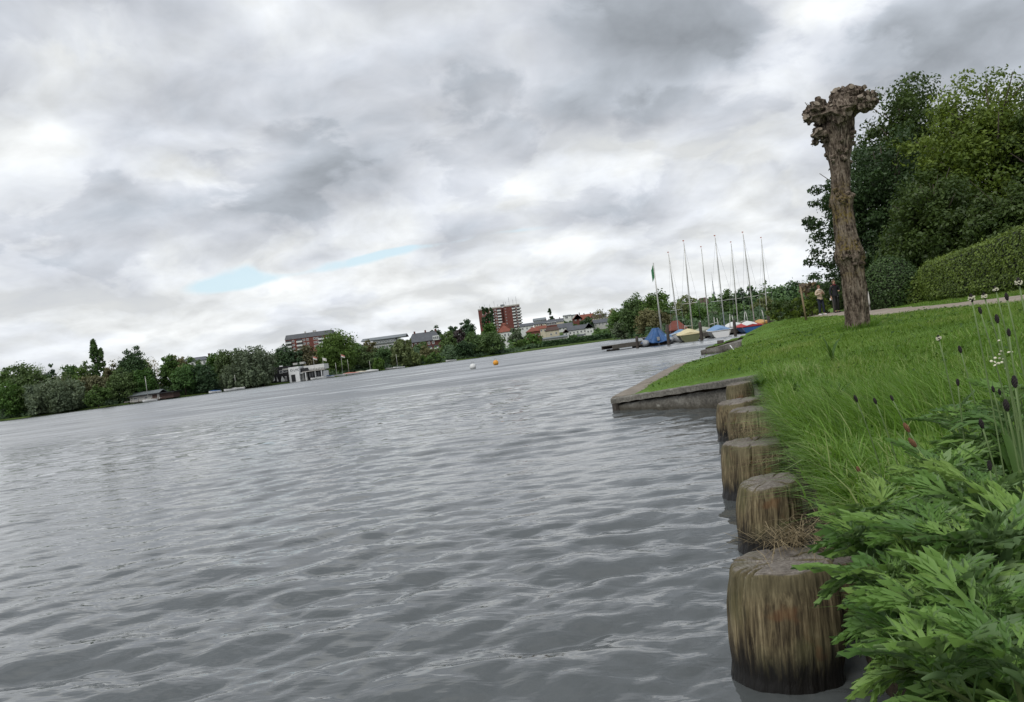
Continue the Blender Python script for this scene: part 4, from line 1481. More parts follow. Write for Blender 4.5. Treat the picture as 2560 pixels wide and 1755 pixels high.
# ------------------------------------------------------------------ marina
WOOD_W = plain('weathered_planks', (0.115, 0.105, 0.090), 0.9, 0.25, 2.5, 0.4)
WOOD_D = plain('dark_wet_timber', (0.060, 0.050, 0.042), 0.8, 0.3, 3.0, 0.4)
GREYRUB = plain('grey_rubber', (0.27, 0.28, 0.29), 0.5, 0.12, 2.0)
HULL_OL = plain('olive_hull', (0.13, 0.14, 0.075), 0.4, 0.15, 1.0)
HULL_BL = plain('blue_hull', (0.035, 0.12, 0.30), 0.4, 0.1, 1.0)
COV_CREAM = plain('cream_cover', (0.62, 0.54, 0.33), 0.7, 0.08, 2.0, 0.25)
COV_BLUE = plain('light_blue_cover', (0.17, 0.29, 0.48), 0.7, 0.08, 2.0, 0.25)
COV_RED = plain('red_cover', (0.38, 0.035, 0.035), 0.7, 0.1, 2.0, 0.25)
COV_GRN = plain('grey_green_cover', (0.30, 0.31, 0.25), 0.7, 0.1, 2.0, 0.25)
KAYAK = plain('orange_plastic', (0.48, 0.26, 0.06), 0.5, 0.1, 2.0)
ROPE = plain('rope', (0.32, 0.28, 0.2), 0.9, 0.1, 9)
BIRD = plain('dark_plumage', (0.03, 0.026, 0.022), 0.8, 0.3, 8)


def jetty():
    a, b = at(1531, 862, 65.5), at(1990, 800, 72.0)
    dx, dy = b.x - a.x, b.y - a.y
    L = math.hypot(dx, dy)
    root = empty('jetty', (a.x, a.y, 0.0), math.atan2(dy, dx))
    tag(root, 'long low wooden jetty with the boats moored along it', 'jetty')
    me = MB().box((0.01, 0, .42), (.27, 2.0, .47)).mesh('plank')
    me.materials.append(WOOD_W)
    for i in range(int(L / .28)):
        o = link('plank', me, None, root)
        o.location = (i * .28, random.uniform(-.03, .03), random.uniform(-.008, .008))
    MB().box((0, -.06, .14), (L, .06, .415)).build('side_beam', WOOD_W, root)
    MB().box((0, 1.85, .16), (L, 1.97, .415)).build('side_beam', WOOD_D, root)
    for i in range(int(L / 2.4) + 1):
        mb = MB().tube([(.5 + i * 2.4, .25, -1.0), (.5 + i * 2.4, .25, .14)], .11, 8).tube([(.5 + i * 2.4, 1.7, -1.0), (.5 + i * 2.4, 1.7, .14)], .11, 8)
        mb.box((.4 + i * 2.4, .02, .0), (.6 + i * 2.4, 1.9, .13))
        mb.build('trestle', WOOD_D, root)

jetty()

def mooring_post(px, y0, y1, d, label):
    p0, p1 = at(px[0], y0, d), at(px[1], y1, d)
    root = link('mooring_post', MB().lathe([(.125, -1.2), (.12, 0), (.115, p1.z * .6), (.118, p1.z - .03), (.09, p1.z)], 12).mesh('post'), WOOD_D, None, True)
    root.location = (p0.x, d, 0)
    root.rotation_euler = (random.uniform(-.02, .02), (p1.x - p0.x) / max(p1.z, .3) * .5, random.random())
    tag(root, label, 'post', 'mooring posts of the marina')

mooring_post((1594, 1593), 870, 841, 64.0, 'mooring post at the bare left end of the jetty')
mooring_post((1672, 1670), 860, 811, 61.5, 'mooring post between the blue tarpaulin and cream boat')
mooring_post((1755, 1752), 851, 805, 61.0, 'mooring post between the cream boat and light blue boat')
mooring_post((1839, 1836), 840, 800, 62.0, 'mooring post between the light blue and red boats')
mooring_post((1923, 1921), 812, 788, 67.0, 'mooring post right of the red covered boat')


def moored(px, d, L, B, D, rz, label, hull, cover, rail, mast, spread, boom, ridge=.42, transom=.82, z=.02, r=.05, name='sailing_boat'):
    p = at(px, 850, d)
    root = empty(name, (p.x, d, z), R(rz))
    tag(root, label, 'boat', 'boats moored at the jetty')
    boat_body(root, L, B, D, hull, cover, rail, ridge=ridge, transom=transom)
    if mast:
        (bx, by), (tx, ty) = mast
        md = d + L * .55 * math.cos(R(rz))
        q0, q1 = at(bx, by, md), at(tx, ty, md)
        c, s_ = math.cos(R(-rz)), math.sin(R(-rz))
        def loc(v):
            x, y = v.x - p.x, v.y - d
            return (x * c - y * s_, x * s_ + y * c)
        b0, t0 = loc(q0), loc(q1)
        mast_rig(root, (b0[0], b0[1], D * .8), q1.z - z, (t0[0] - b0[0], t0[1] - b0[1]), spread, boom, r=r)
    if cover is not None:
        c2 = MB()
        for sx in (-.55, .5):
            c2.tube([(sx * B * .8, -.05, D + .03), (sx * B * .6, -.06, .15)], .012, 4)
        c2.build('cover_rope', ROPE, root)
    return root

moored(1728, 61.6, 5.2, 1.85, .52, -9, 'sailing boat with cream cover and olive hull', HULL_OL, COV_CREAM, COV_CREAM, ((1731, 825), (1709.7, 608)), (.345, .62), (.10, (-.62, -.4, .05)), ridge=.36)
moored(1806, 62.6, 5.0, 1.78, .50, -9, 'sailing boat with light blue cover and white hull', WHITE_P, COV_BLUE, RENDERW, ((1810, 807), (1788, 595)), (.325, .85), (.06, (-.7, -.3, .02)), ridge=.36)
rb = moored(1886, 66.0, 5.2, 1.98, .50, -9, 'sailing boat with red and white cover and blue hull', HULL_BL, COV_RED, COV_RED, ((1885, 795), (1857.7, 586)), (.325, .62), (.02, (-.5, -.3, 0)), ridge=.36)
for ch in rb.children:                                     # broad white middle panel of the red cover
    if ch.name.startswith('cover') and 'rope' not in ch.name:
        ch.data.materials.append(RENDERW)
        for i, pl in enumerate(ch.data.polygons):
            if i < 80 and 2 <= i % 8 <= 5:
                pl.material_index = 1
moored(1700, 70.5, 5.0, 1.8, .5, 171, 'light blue covered boat on the far side of the jetty', WHITE_P, SKY_T, RENDERW, None, None, None, ridge=.4)
moored(1700, 71.0, 4.6, 1.7, .45, -7, 'pale boat behind jetty carrying the first mast', RENDERW, COV_BLUE, RENDERW, ((1697, 831), (1671.5, 636)), (.32, .48), (.04, (.75, 0, .1)), ridge=.25)
moored(1771, 72.0, 5.0, 1.9, .55, -7, 'grey green covered boat behind jetty with third mast', COV_GRN, COV_GRN, COV_GRN, ((1773, 821), (1753.5, 622)), None, (.08, (.75, 0, .14)), ridge=.3)
moored(1849, 73.0, 5.0, 1.9, .6, -7, 'white hulled boat behind jetty with fifth mast', WHITE_P, RENDERW, WHITE_P, ((1845, 812), (1828, 610)), (.34, .55), (.05, (.75, 0, .16)), ridge=.35)
moored(1921, 74.5, 5.0, 1.8, .55, -7, 'yellow orange boat behind jetty with last mast', KAYAK, KAYAK, KAYAK, ((1919, 801), (1903.5, 598.7)), (.36, .55), (.06, (.6, 0, -.06)), ridge=.3)


def bare_poles():
    for i, (a, b, d, lab) in enumerate([
            ((1786, 819), (1785, 793), 71, 'thin pole standing beside the third mast'), ((1799, 818), (1792, 795), 71, 'thin leaning pole left of the fourth mast'),
            ((1824, 814), (1824.6, 785), 72, 'thin pole right of the light blue boat'), ((1834, 803), (1830, 788), 72, 'short leaning pole left of the fifth mast'),
            ((1860, 808), (1861.5, 779), 73, 'upright thin pole behind the red covered boat'), ((1871.5, 807), (1864, 779), 73, 'leaning thin pole behind the red covered boat'),
            ((1912, 801), (1904.5, 775), 74, 'leaning thin pole left of the last mast'), ((1753, 815), (1750, 801), 66, 'short white pole above the cream boat')]):
        p0, p1 = at(*a, d), at(*b, d)
        o = MB().tube([(0, 0, -p0.z + .47), (p1.x - p0.x, 0, p1.z - p0.z)], [.035, .03], 6).build('boat_pole', MASTM, None, True)
        o.location = p0
        tag(o, lab, 'pole', 'poles standing on the jetty')

bare_poles()


def dinghy():
    d = 62.8
    p = at(1648, 862, d)
    root = empty('inflatable_dinghy', (p.x, d, 0.0), R(-6))
    tag(root, 'grey inflatable dinghy under a peaked blue tarpaulin', 'boat', 'boats moored at the jetty')
    for sx in (-1, 1):
        MB().tube([(sx * .95, -.35, .26), (sx * .95, -.2, .26), (sx * .95, .2, .27), (sx * .93, 2.2, .28), (sx * .7, 3.0, .34), (sx * .2, 3.4, .4)], [.05, .19, .27, .28, .26, .22], 12).build('tube', GREYRUB, root, True)
    MB().box((-.75, .3, .06), (.75, .38, .55)).build('transom', WOOD_D, root)
    MB().box((-.75, .39, .05), (.75, 2.8, .12)).build('floor', GREYRUB, root)
    m = MB().box((-.12, -.32, .38), (.08, .0, .66)).tube([(-.02, -.05, .35), (-.02, -.08, -.3)], .06, 8).box((-.1, -.3, -.12), (.06, .1, -.08))
    m.build('outboard_motor', GREYRUB, root)
    # tarpaulin: a draped cone with deep folds
    rnd = random.Random(8)
    rings = []
    n = 56
    for i in range(12):
        t = i / 11
        ring = []
        for k in range(n):
            a = 2 * math.pi * k / n
            fold = 1 + (.17 * math.sin(a * 7 + 1.0 + t) + .10 * math.sin(a * 13 + 2 - t)) * t ** .6
            rx = (.26 + 1.02 * t ** 1.1) * fold
            ry = (.55 + 1.1 * t ** 1.1) * fold
            z = 1.36 - 1.12 * t - .10 * math.sin(t * 3.14) + .05 * math.sin(a * 5) * t
            ring.append((rx * math.cos(a) - .05, 1.15 + ry * math.sin(a), max(z, .10 + .22 * (abs(math.cos(a)) > .55))))
        rings.append(ring)
    MB().loft(rings, True, True).build('tarpaulin', BLUE_T, root, True)
    rings = []
    for i in range(9):
        t = i / 8
        rings.append([(.75 + .75 * math.sin(math.pi * (.12 + .8 * t)) ** .5 * math.cos(a) * .7, .3 + 2.2 * t, .3 + (.55 - .12 * t) * math.sin(math.pi * (.1 + .8 * t)) ** .4 * max(math.sin(a), -.3)) for a in [2 * math.pi * k / 14 for k in range(14)]])
    MB().loft(rings, True, True).build('side_tarpaulin', SKY_T, root, True)

dinghy()


def bird(loc, rz, label):
    root = empty('duck', loc, rz)
    tag(root, label, 'duck')
    MB().loft([[(x, r * math.cos(a), .14 + zc + r * .8 * math.sin(a)) for a in [2 * math.pi * k / 10 for k in range(10)]]
               for x, r, zc in ((-.26, .015, .06), (-.18, .06, .03), (-.05, .10, 0), (.08, .095, 0), (.15, .05, .06), (.17, .035, .12), (.19, .04, .17), (.23, .04, .18), (.27, .02, .17), (.33, .012, .155))]).build('body', BIRD, root, True)
    for s_ in (-1, 1):
        MB().tube([(.0, s_ * .03, .08), (.01, s_ * .03, .0)], .01, 5).build('leg', KAYAK, root)

_b = at(1615, 849, 65.8)
bird((_b.x, 66.6, .475), R(200), 'dark duck resting on the jetty left of the tarpaulin')


def buoy(px, py, dia_px, m, label):
    u, v = uv(px, py)
    d = CAMH / v
    r = dia_px / 2 / F * d
    root = empty('mooring_buoy', (u * d, d, 0))
    tag(root, label, 'buoy')
    MB().lathe([(max(.01, r * math.sin(math.pi * k / 14)), r * .72 - r * math.cos(math.pi * k / 14)) for k in range(15)], 24).build('float', m, root, True)
    mb = MB()
    pts = [(.09 * math.cos(a), 0, r * 1.72 + .05 + .09 * math.sin(a)) for a in [2 * math.pi * k / 10 for k in range(11)]]
    mb.tube(pts, .018, 5, cap=False).tube([(0, 0, r * 1.6), (0, 0, r * 1.72)], .06, 8)
    mb.build('ring', STEEL, root)
    MB().lathe([(r * .985, r * .45), (r * 1.012, r * .55), (r * 1.012, r * .62), (r * .985, r * .72)], 24).build('band', m, root, True)

buoy(1183, 922.5, 16, plain('buoy_white', (0.66, 0.67, 0.66), 0.5, 0.1, 3), 'white round mooring buoy floating on the lake')
buoy(1240, 912, 14, plain('buoy_orange', (0.72, 0.32, 0.03), 0.5, 0.12, 3), 'orange round mooring buoy right of the white one')

# ------------------------------------------------------------------ concrete spits
def concrete_mat():
    def fn(t, b):
        pos = t.node('ShaderNodeNewGeometry').outputs['Position']
        z = t.xyz(pos)[2]
        n1, n2, n3 = t.noise(pos, 2.2, 5, 0.6), t.noise(pos, 30, 5, 0.7), t.noise(pos, 7, 4, .6)
        f = t.m('ADD', t.m('MULTIPLY', n1, .5), t.m('MULTIPLY', n2, .5))
        c = t.ramp(f, [(.36, (.045, .042, .036)), (.5, (.130, .122, .105)), (.64, (.26, .25, .22))])
        wet = t.smooth(t.m('ADD', z, t.m('MULTIPLY', n3, .14)), .04, .20)
        c = t.mix(wet, t.mix(n3, (.018, .016, .012), (.06, .05, .03)), c)
        lich = t.smooth(n3, .60, .70)
        c = t.mix(t.m('MULTIPLY', lich, .5), c, (.40, .40, .36))
        t.put(b.inputs['Base Color'], c)
        b.inputs['Roughness'].default_value = .9
        bp = t.node('ShaderNodeBump')
        bp.inputs['Strength'].default_value = .7
        bp.inputs['Distance'].default_value = .015
        t.put(bp.inputs['Height'], n2)
        t.put(b.inputs['Normal'], bp.outputs[0])
    return mat('weathered_concrete', fn)

CONC = concrete_mat()

def wavy_strip(a, b, za, zb, lo_a, lo_b, thick, n=24, seed=1, jit=.008):
    """upright slab from a to b with its own thickness and chipped edges"""
    rnd = random.Random(seed)
    a, b = Vector(a), Vector(b)
    d = (b - a).normalized()
    nr = Vector((d.y, -d.x))
    rings = []
    for i in range(n + 1):
        t = i / n
        p = a.lerp(b, t)
        zt = za + (zb - za) * t
        zl = lo_a + (lo_b - lo_a) * t if not callable(lo_a) else lo_a(t)
        j = [rnd.uniform(-jit, jit) for _ in range(6)]
        o1, o2 = p + nr * (thick / 2 + j[0]), p - nr * (thick / 2 + j[1])
        e = min(.015, thick * .15)
        o3, o4 = p + nr * (thick / 2 - e), p - nr * (thick / 2 - e)
        rings.append([(o1.x, o1.y, zl), (o1.x, o1.y, zt - e + j[2]), (o3.x, o3.y, zt + j[3]), (o4.x, o4.y, zt + j[4]), (o2.x, o2.y, zt - e + j[5]), (o2.x, o2.y, zl)])
    return MB().loft(rings, True, True)


def near_spit():
    root = empty('concrete_spit', (0, 0, 0))
    tag(root, 'pointed concrete edged grass spit beyond the wooden piles', 'jetty')
    A, B = (1.40, 11.76), (2.95, 9.42)
    low = lambda t: -.35 if t < .55 else -.35 + (t - .55) / .45 * .52
    wavy_strip((1.45, 11.62), B, .085, .295, low, None, .10, 30, 2).build('wall_panel', CONC, root)
    wavy_strip(A, B, .175, .40, .10, .315, .20, 30, 3)
    n = 30
    rnd = random.Random(5)
    a, b = Vector(A), Vector(B)
    d = (b - a).normalized()
    nr = Vector((d.y, -d.x))
    rings = []
    for i in range(n + 1):
        t = i / n
        p = a.lerp(b, t)
        zt = .175 + .225 * t
        zl = zt - .078
        j = [rnd.uniform(-.006, .006) for _ in range(6)]
        o1, o2, o3, o4 = p + nr * (-.10), p + nr * .12, p + nr * (-.08), p + nr * .105
        rings.append([(o1.x, o1.y, zl), (o2.x + j[0], o2.y, zl + j[1]), (o2.x + j[0], o2.y, zt - .014), (o4.x, o4.y, zt + j[2]), (o3.x, o3.y, zt + j[3]), (o1.x, o1.y, zt - .014)])
    MB().loft(rings, True, True).build('coping_beam', CONC, root)
    MB().box((1.33, 11.60, -.6), (1.43, 11.72, .094), rz=.3).build('corner_post', WOOD_D, root)
    # stone edging of the far side, slab by slab
    F0, F1 = Vector((1.38, 11.84)), Vector((3.76, 19.0))
    d = (F1 - F0).normalized()
    nr = Vector((d.y, -d.x))
    m = 7
    for i in range(m):
        p0, p1 = F0.lerp(F1, i / m) + d * .012, F0.lerp(F1, (i + 1) / m) - d * .012
        z0, z1 = .185 + .035 * i / m * 1.4, .185 + .035 * (i + 1) / m * 1.4
        w = .42 - .03 * i
        vs = []
        for p, z in ((p0, z0), (p1, z1)):
            for off in (-.04, w):
                q = p + nr * off
                hz = z + (.015 if off > 0 else 0) + random.uniform(-.006, .006)
                vs += [(q.x, q.y, -.4 if off < 0 else hz - .12), (q.x, q.y, hz)]
        MB().add(vs, [(0, 1, 3, 2), (4, 6, 7, 5), (1, 5, 7, 3), (0, 4, 5, 1), (2, 3, 7, 6), (0, 2, 6, 4)]).build('edging_slab', EDGE_M, root)

EDGE_M = plain('edging_stone', (0.22, 0.19, 0.155), 0.9, 0.25, 5.0, 0.5)
near_spit()


def far_spit():
    root = empty('concrete_slipway', (0, 0, 0))
    tag(root, 'small grey concrete slipway wedge before the marina', 'slipway')
    A, B, C = (6.85, 30.05), (8.9, 28.9), (9.6, 32.5)
    zt = (.15, .40, .43)
    vs = [(A[0], A[1], -.4), (B[0], B[1], -.4), (C[0], C[1], -.4), (A[0], A[1], zt[0]), (B[0], B[1], zt[1]), (C[0], C[1], zt[2])]
    MB().add(vs, [(0, 2, 1), (3, 4, 5), (0, 1, 4, 3), (1, 2, 5, 4), (2, 0, 3, 5)]).build('ramp', CONC, root)
    wavy_strip((7.2, 30.0), (9.5, 32.1), .25, .50, .18, .43, .35, 14, 8, .03).build('turf_strip', MATS['lawn_ground'], root)
    MB().tube([(7.75, 30.6, .2), (7.76, 30.6, .42)], [.13, .12], 10).build('bollard', WOOD_D, root, True)
    p0, p1 = at(1834.7, 876, 28.9), at(1825, 863, 29.0)
    MB().tube([p0, p1], .02, 6).build('white_stick', WHITE_P, root)

far_spit()

# ------------------------------------------------------------------ wooden piles
def pile_mat():
    def fn(t, b):
        tc = t.node('ShaderNodeTexCoord').outputs['Object']
        x, y, z = t.xyz(tc)
        geo = t.node('ShaderNodeNewGeometry')
        wz = t.xyz(geo.outputs['Position'])[2]
        nz = t.xyz(geo.outputs['Normal'])[2]
        fib = t.noise(t.vec(t.m('MULTIPLY', x, 40), t.m('MULTIPLY', y, 40), t.m('MULTIPLY', z, 5.0)), 1.0, 6, .66, .6)
        fine = t.noise(t.vec(t.m('MULTIPLY', x, 150), t.m('MULTIPLY', y, 150), t.m('MULTIPLY', z, 7)), 1.0, 4, .6)
        blot = t.noise(tc, 7.0, 5, .6)
        big = t.noise(tc, 3.2, 3, .55)
        f = t.m('ADD', t.m('MULTIPLY', fib, .42), t.m('ADD', t.m('MULTIPLY', fine, .36), t.m('MULTIPLY', blot, .27)))
        side = t.ramp(f, [(.40, (.016, .012, .008)), (.48, (.066, .051, .029)), (.56, (.160, .128, .072)), (.67, (.34, .285, .175))])
        # green algae bloom and rusty patches
        side = t.mix(t.m('MULTIPLY', t.smooth(big, .44, .60), .65), side, (.080, .082, .036))
        side = t.mix(t.m('MULTIPLY', t.smooth(t.noise(tc, 9.0, 3, .5), .60, .70), .5), side, (.14, .065, .028))
        # moss tufts
        side = t.mix(t.smooth(t.noise(tc, 12.0, 5, .65), .66, .72), side, (.11, .115, .020))
        cap = t.smooth(t.m('ADD', z, t.m('MULTIPLY', t.m('SUBTRACT', blot, .5), .12)), .225, .30)
        side = t.mix(t.m('MULTIPLY', cap, .8), side, t.ramp(t.m('ADD', t.m('MULTIPLY', fine, .5), t.m('MULTIPLY', blot, .5)), [(.35, (.055, .047, .025)), (.65, (.15, .13, .075))]))
        # tide stain
        wet = t.smooth(t.m('ADD', wz, t.m('MULTIPLY', t.m('SUBTRACT', fib, .5), .22)), .035, .16)
        side = t.mix(wet, (.010, .009, .008), side)
        end = t.ramp(t.m('ADD', t.m('MULTIPLY', t.noise(tc, 60, 5, .7), .6), t.m('MULTIPLY', blot, .4)), [(.35, (.075, .065, .055)), (.5, (.17, .15, .13)), (.66, (.29, .265, .235))])
        rg = t.m('SQRT', t.m('ADD', t.m('MULTIPLY', x, x), t.m('MULTIPLY', y, y)))
        ring_ = t.m('SINE', t.m('ADD', t.m('MULTIPLY', rg, 520.0), t.m('MULTIPLY', blot, 9.0)))
        end = t.mix(t.smooth(ring_, .2, 1.0, 0, .45), end, (.060, .050, .040))
        end = t.mix(t.m('MULTIPLY', t.smooth(big, .48, .62), .5), end, (.085, .09, .045))
        c = t.mix(t.smooth(nz, .55, .85), side, end)
        t.put(b.inputs['Base Color'], c)
        t.put(b.inputs['Roughness'], t.smooth(wz, .02, .12, .35, .92))
        b.inputs['Specular IOR Level'].default_value = .3
        bp = t.node('ShaderNodeBump')
        bp.inputs['Strength'].default_value = .8
        bp.inputs['Distance'].default_value = .006
        t.put(bp.inputs['Height'], t.m('ADD', fib, t.m('MULTIPLY', fine, .5)))
        t.put(b.inputs['Normal'], bp.outputs[0])
    return mat('old_pile_timber', fn)

PILE_M = pile_mat()


def pile(x, y, top, r, label, seed, tilt=(0, 0), cut=0.0, cutdir=0.0, res=1.0):
    n = int(216 * res)
    rnd = random.Random(seed)
    off = Vector((rnd.uniform(0, 50), rnd.uniform(0, 50), rnd.uniform(0, 50)))
    # drying cracks: angle, half width, depth, lower end, reach across the sawn end
    cracks = [(rnd.uniform(0, 6.283), rnd.uniform(.018, .05), rnd.uniform(.05, .16), rnd.uniform(-.1, top * .7), rnd.uniform(.3, .9)) for _ in range(rnd.randint(8, 13))]
    zs = [-.9, -.3, -.1] + [-.05 + top * k / 30 for k in range(31)]
    ell, ea = rnd.uniform(.02, .07), rnd.uniform(0, 6.28)
    bulge = rnd.uniform(-.06, .07)
    rings = []

    def crack(a, z):
        d = 0.0
        for ca, w, dp, zl, _ in cracks:
            if z < zl:
                continue
            wob = ca + .10 * noise.noise(Vector((ca * 7, z * 6, seed)))
            q = abs((a - wob + math.pi) % (2 * math.pi) - math.pi) / w
            if q < 1:
                d += dp * (1 - q) * min(1, (z - zl) / .12)
        return d

    for z in zs:
        ring = []
        hz = max(0, min(1, z / top))
        prof = 1 + .035 * (1 - hz) + bulge * math.sin(math.pi * hz) - .05 * max(0, 1 - abs(z - .03) / .07)
        sh = max(0, (z - (top - .13)) / .08)
        for k in range(n):
            a = 2 * math.pi * k / n
            c, s_ = math.cos(a), math.sin(a)
            lump = noise.noise(Vector((c * 1.5, s_ * 1.5, z * 2.2)) + off) * .10 + ell * math.cos(2 * a + ea)
            rag = .022 * noise.noise(Vector((c * 9, s_ * 9, z * 5)) + off) + .014 * noise.noise(Vector((c * 24, s_ * 24, z * 7)) + off)
            chip = -.05 * max(0, noise.noise(Vector((c * 3.5, s_ * 3.5, z * 9)) + off) - .25)
            worn = -.045 * sh * sh * (1 + .8 * noise.noise(Vector((c * 2.2, s_ * 2.2, 7)) + off))
            rr = r * prof * (1 + lump + rag + chip + worn - crack(a, z))
            ring.append([rr * c, rr * s_, z])
        rings.append(ring)
    # worn shoulder and sawn end, split along the cracks
    last = rings[-1]
    for f, dz in ((.985, .016), (.955, .030), (.91, .039), (.85, .044), (.72, .046), (.55, .046), (.35, .045), (.12, .045)):
        ring = []
        for k, p in enumerate(last):
            a = 2 * math.pi * k / n
            dip = 0.0
            for ca, w, dp, zl, reach in cracks:
                q = abs((a - ca + math.pi) % (2 * math.pi) - math.pi) * f / w
                if q < 1 and f > 1 - reach:
                    dip = max(dip, .022 * (1 - q))
            base = Vector((r * f * math.cos(a), r * f * math.sin(a)))
            e = min(1, (1 - f) / .12)
            xy = Vector((p[0] * f, p[1] * f)).lerp(base, e * .8)
            ring.append([xy.x, xy.y, top - .05 + dz - dip * e + .006 * noise.noise(Vector((xy.x * 26, xy.y * 26, seed)))])
        rings.append(ring)
    for ring in rings:
        for p in ring:
            if p[2] > .05:
                w = (p[2] - .05) / top
                p[2] += w * cut * (p[0] * math.cos(cutdir) + p[1] * math.sin(cutdir))
    o = MB().loft(rings, True, True).build('timber_pile', PILE_M, None, True)
    o.location = (x, y, 0)
    o.rotation_euler = (tilt[0], tilt[1], 0)
    tag(o, label, 'pile', 'old timber piles along the bank')
    return o

pile(.668, 2.38, .335, .150, 'nearest and largest weathered timber pile at the water', 3, (.0, .065), cut=.10, cutdir=0.2)
pile(1.050, 3.72, .305, .142, 'second timber pile with slanting top and pale streaks', 8, (0, .10), cut=.22, cutdir=0.3)
pile(1.318, 4.85, .325, .190, 'third timber pile with dark wet base and moss', 14, (0, .09), cut=.10, cutdir=0.2)
pile(1.80, 6.45, .345, .190, 'fourth timber pile standing partly before a darker one', 21, (0, .08), cut=.1, cutdir=.3)
pile(1.935, 7.35, .335, .195, 'fifth timber pile mostly hidden behind the fourth', 27, (0, .06), cut=.12, cutdir=.2, res=.7)
pile(2.42, 9.0, .365, .14, 'small farthest timber pile beside the concrete wall', 33, (0, 0), cut=.1, res=.6)

pile(.925, 2.62, .25, .085, 'thin dark pile wedged between largest pile and bank', 41, (0, .05), cut=.1, res=.6)


def dead_grass():
    """dry straw caught on the pile tops and the bank lip"""
    rng = np.random.default_rng(12)
    V, Fq, T = [], [], []
    base = 0
    spots = [(.77, 2.47, .352, .10, 260), (1.47, 4.90, .343, .14, 320), (1.15, 3.95, .335, .06, 25), (1.95, 6.6, .36, .10, 60), (1.02, 2.75, .33, .14, 110), (1.35, 4.2, .32, .12, 90), (1.75, 5.6, .33, .12, 80)]
    P, A, L = [], [], []
    for x, y, z, r, k in spots:
        P.append(np.stack([x + rng.normal(0, r * .6, k), y + rng.normal(0, r * .5, k), z + np.abs(rng.normal(0, .012, k))], -1))
        A.append(rng.uniform(0, 6.283, k))
        L.append(rng.uniform(.04, .16, k))
    P, A, L = np.concatenate(P), np.concatenate(A), np.concatenate(L)
    n = len(P)
    dirv = np.stack([np.cos(A), np.sin(A), rng.normal(.02, .08, n)], -1)
    side = np.stack([-np.sin(A), np.cos(A), np.zeros(n)], -1) * .0009
    mid = P + dirv * (L * .5)[:, None] + np.stack([np.zeros(n), np.zeros(n), .02 * rng.random(n)], -1)
    end = P + dirv * L[:, None] + np.stack([np.zeros(n), np.zeros(n), -.012 * np.ones(n)], -1)
    V = np.stack([P - side, P + side, mid - side, mid + side, end - side * .3, end + side * .3], 1).reshape(-1, 3)
    b = np.arange(n)[:, None] * 6
    Fq = np.concatenate([b + np.array([0, 1, 3, 2]), b + np.array([2, 3, 5, 4])])
    o = link('dry_straw', np_mesh('straw', V, Fq, {'tint': np.repeat(rng.random(n), 6)}), leaf_mat('straw', (.09, .068, .036), (.30, .24, .14), .2, .8))
    tag(o, 'dry brown straw lying on the pile tops', 'straw', kind='stuff')

dead_grass()

# ------------------------------------------------------------------ pollard willow
def bark_mat():
    def fn(t, b):
        tc = t.node('ShaderNodeTexCoord').outputs['Object']
        x, y, z = t.xyz(tc)
        rid = t.noise(t.vec(t.m('MULTIPLY', x, 20), t.m('MULTIPLY', y, 20), t.m('MULTIPLY', z, 4.0)), 1.0, 5, .60, .9)
        n2 = t.noise(tc, 22, 5, .65)
        n3 = t.noise(tc, 2.2, 4, .6)
        f = t.m('ADD', t.m('MULTIPLY', rid, .65), t.m('MULTIPLY', n2, .35))
        c = t.ramp(f, [(.39, (.016, .012, .009)), (.47, (.085, .065, .050)), (.56, (.190, .155, .122)), (.68, (.31, .265, .215))])
        band = t.m('MULTIPLY', t.smooth(z, .7, 1.5), t.smooth(z, 3.2, 2.2))
        moss = t.m('MULTIPLY', t.m('MULTIPLY', t.smooth(n3, .46, .60), t.smooth(n2, .42, .58)), band)
        c = t.mix(t.m('MULTIPLY', moss, .75), c, (.155, .115, .022))
        t.put(b.inputs['Base Color'], c)
        b.inputs['Roughness'].default_value = .95
        b.inputs['Specular IOR Level'].default_value = .15
        bp = t.node('ShaderNodeBump')
        bp.inputs['Strength'].default_value = 1.0
        bp.inputs['Distance'].default_value = .05
        t.put(bp.inputs['Height'], f)
        t.put(b.inputs['Normal'], bp.outputs[0])
    return mat('willow_bark', fn)

WBARK = bark_mat()
CUTW = plain('sawn_wood', (0.21, 0.175, 0.135), 0.9, 0.3, 12, 0.3)


def C5(x, y):
    return 1950 + x * .4395, 150 + y * .4395


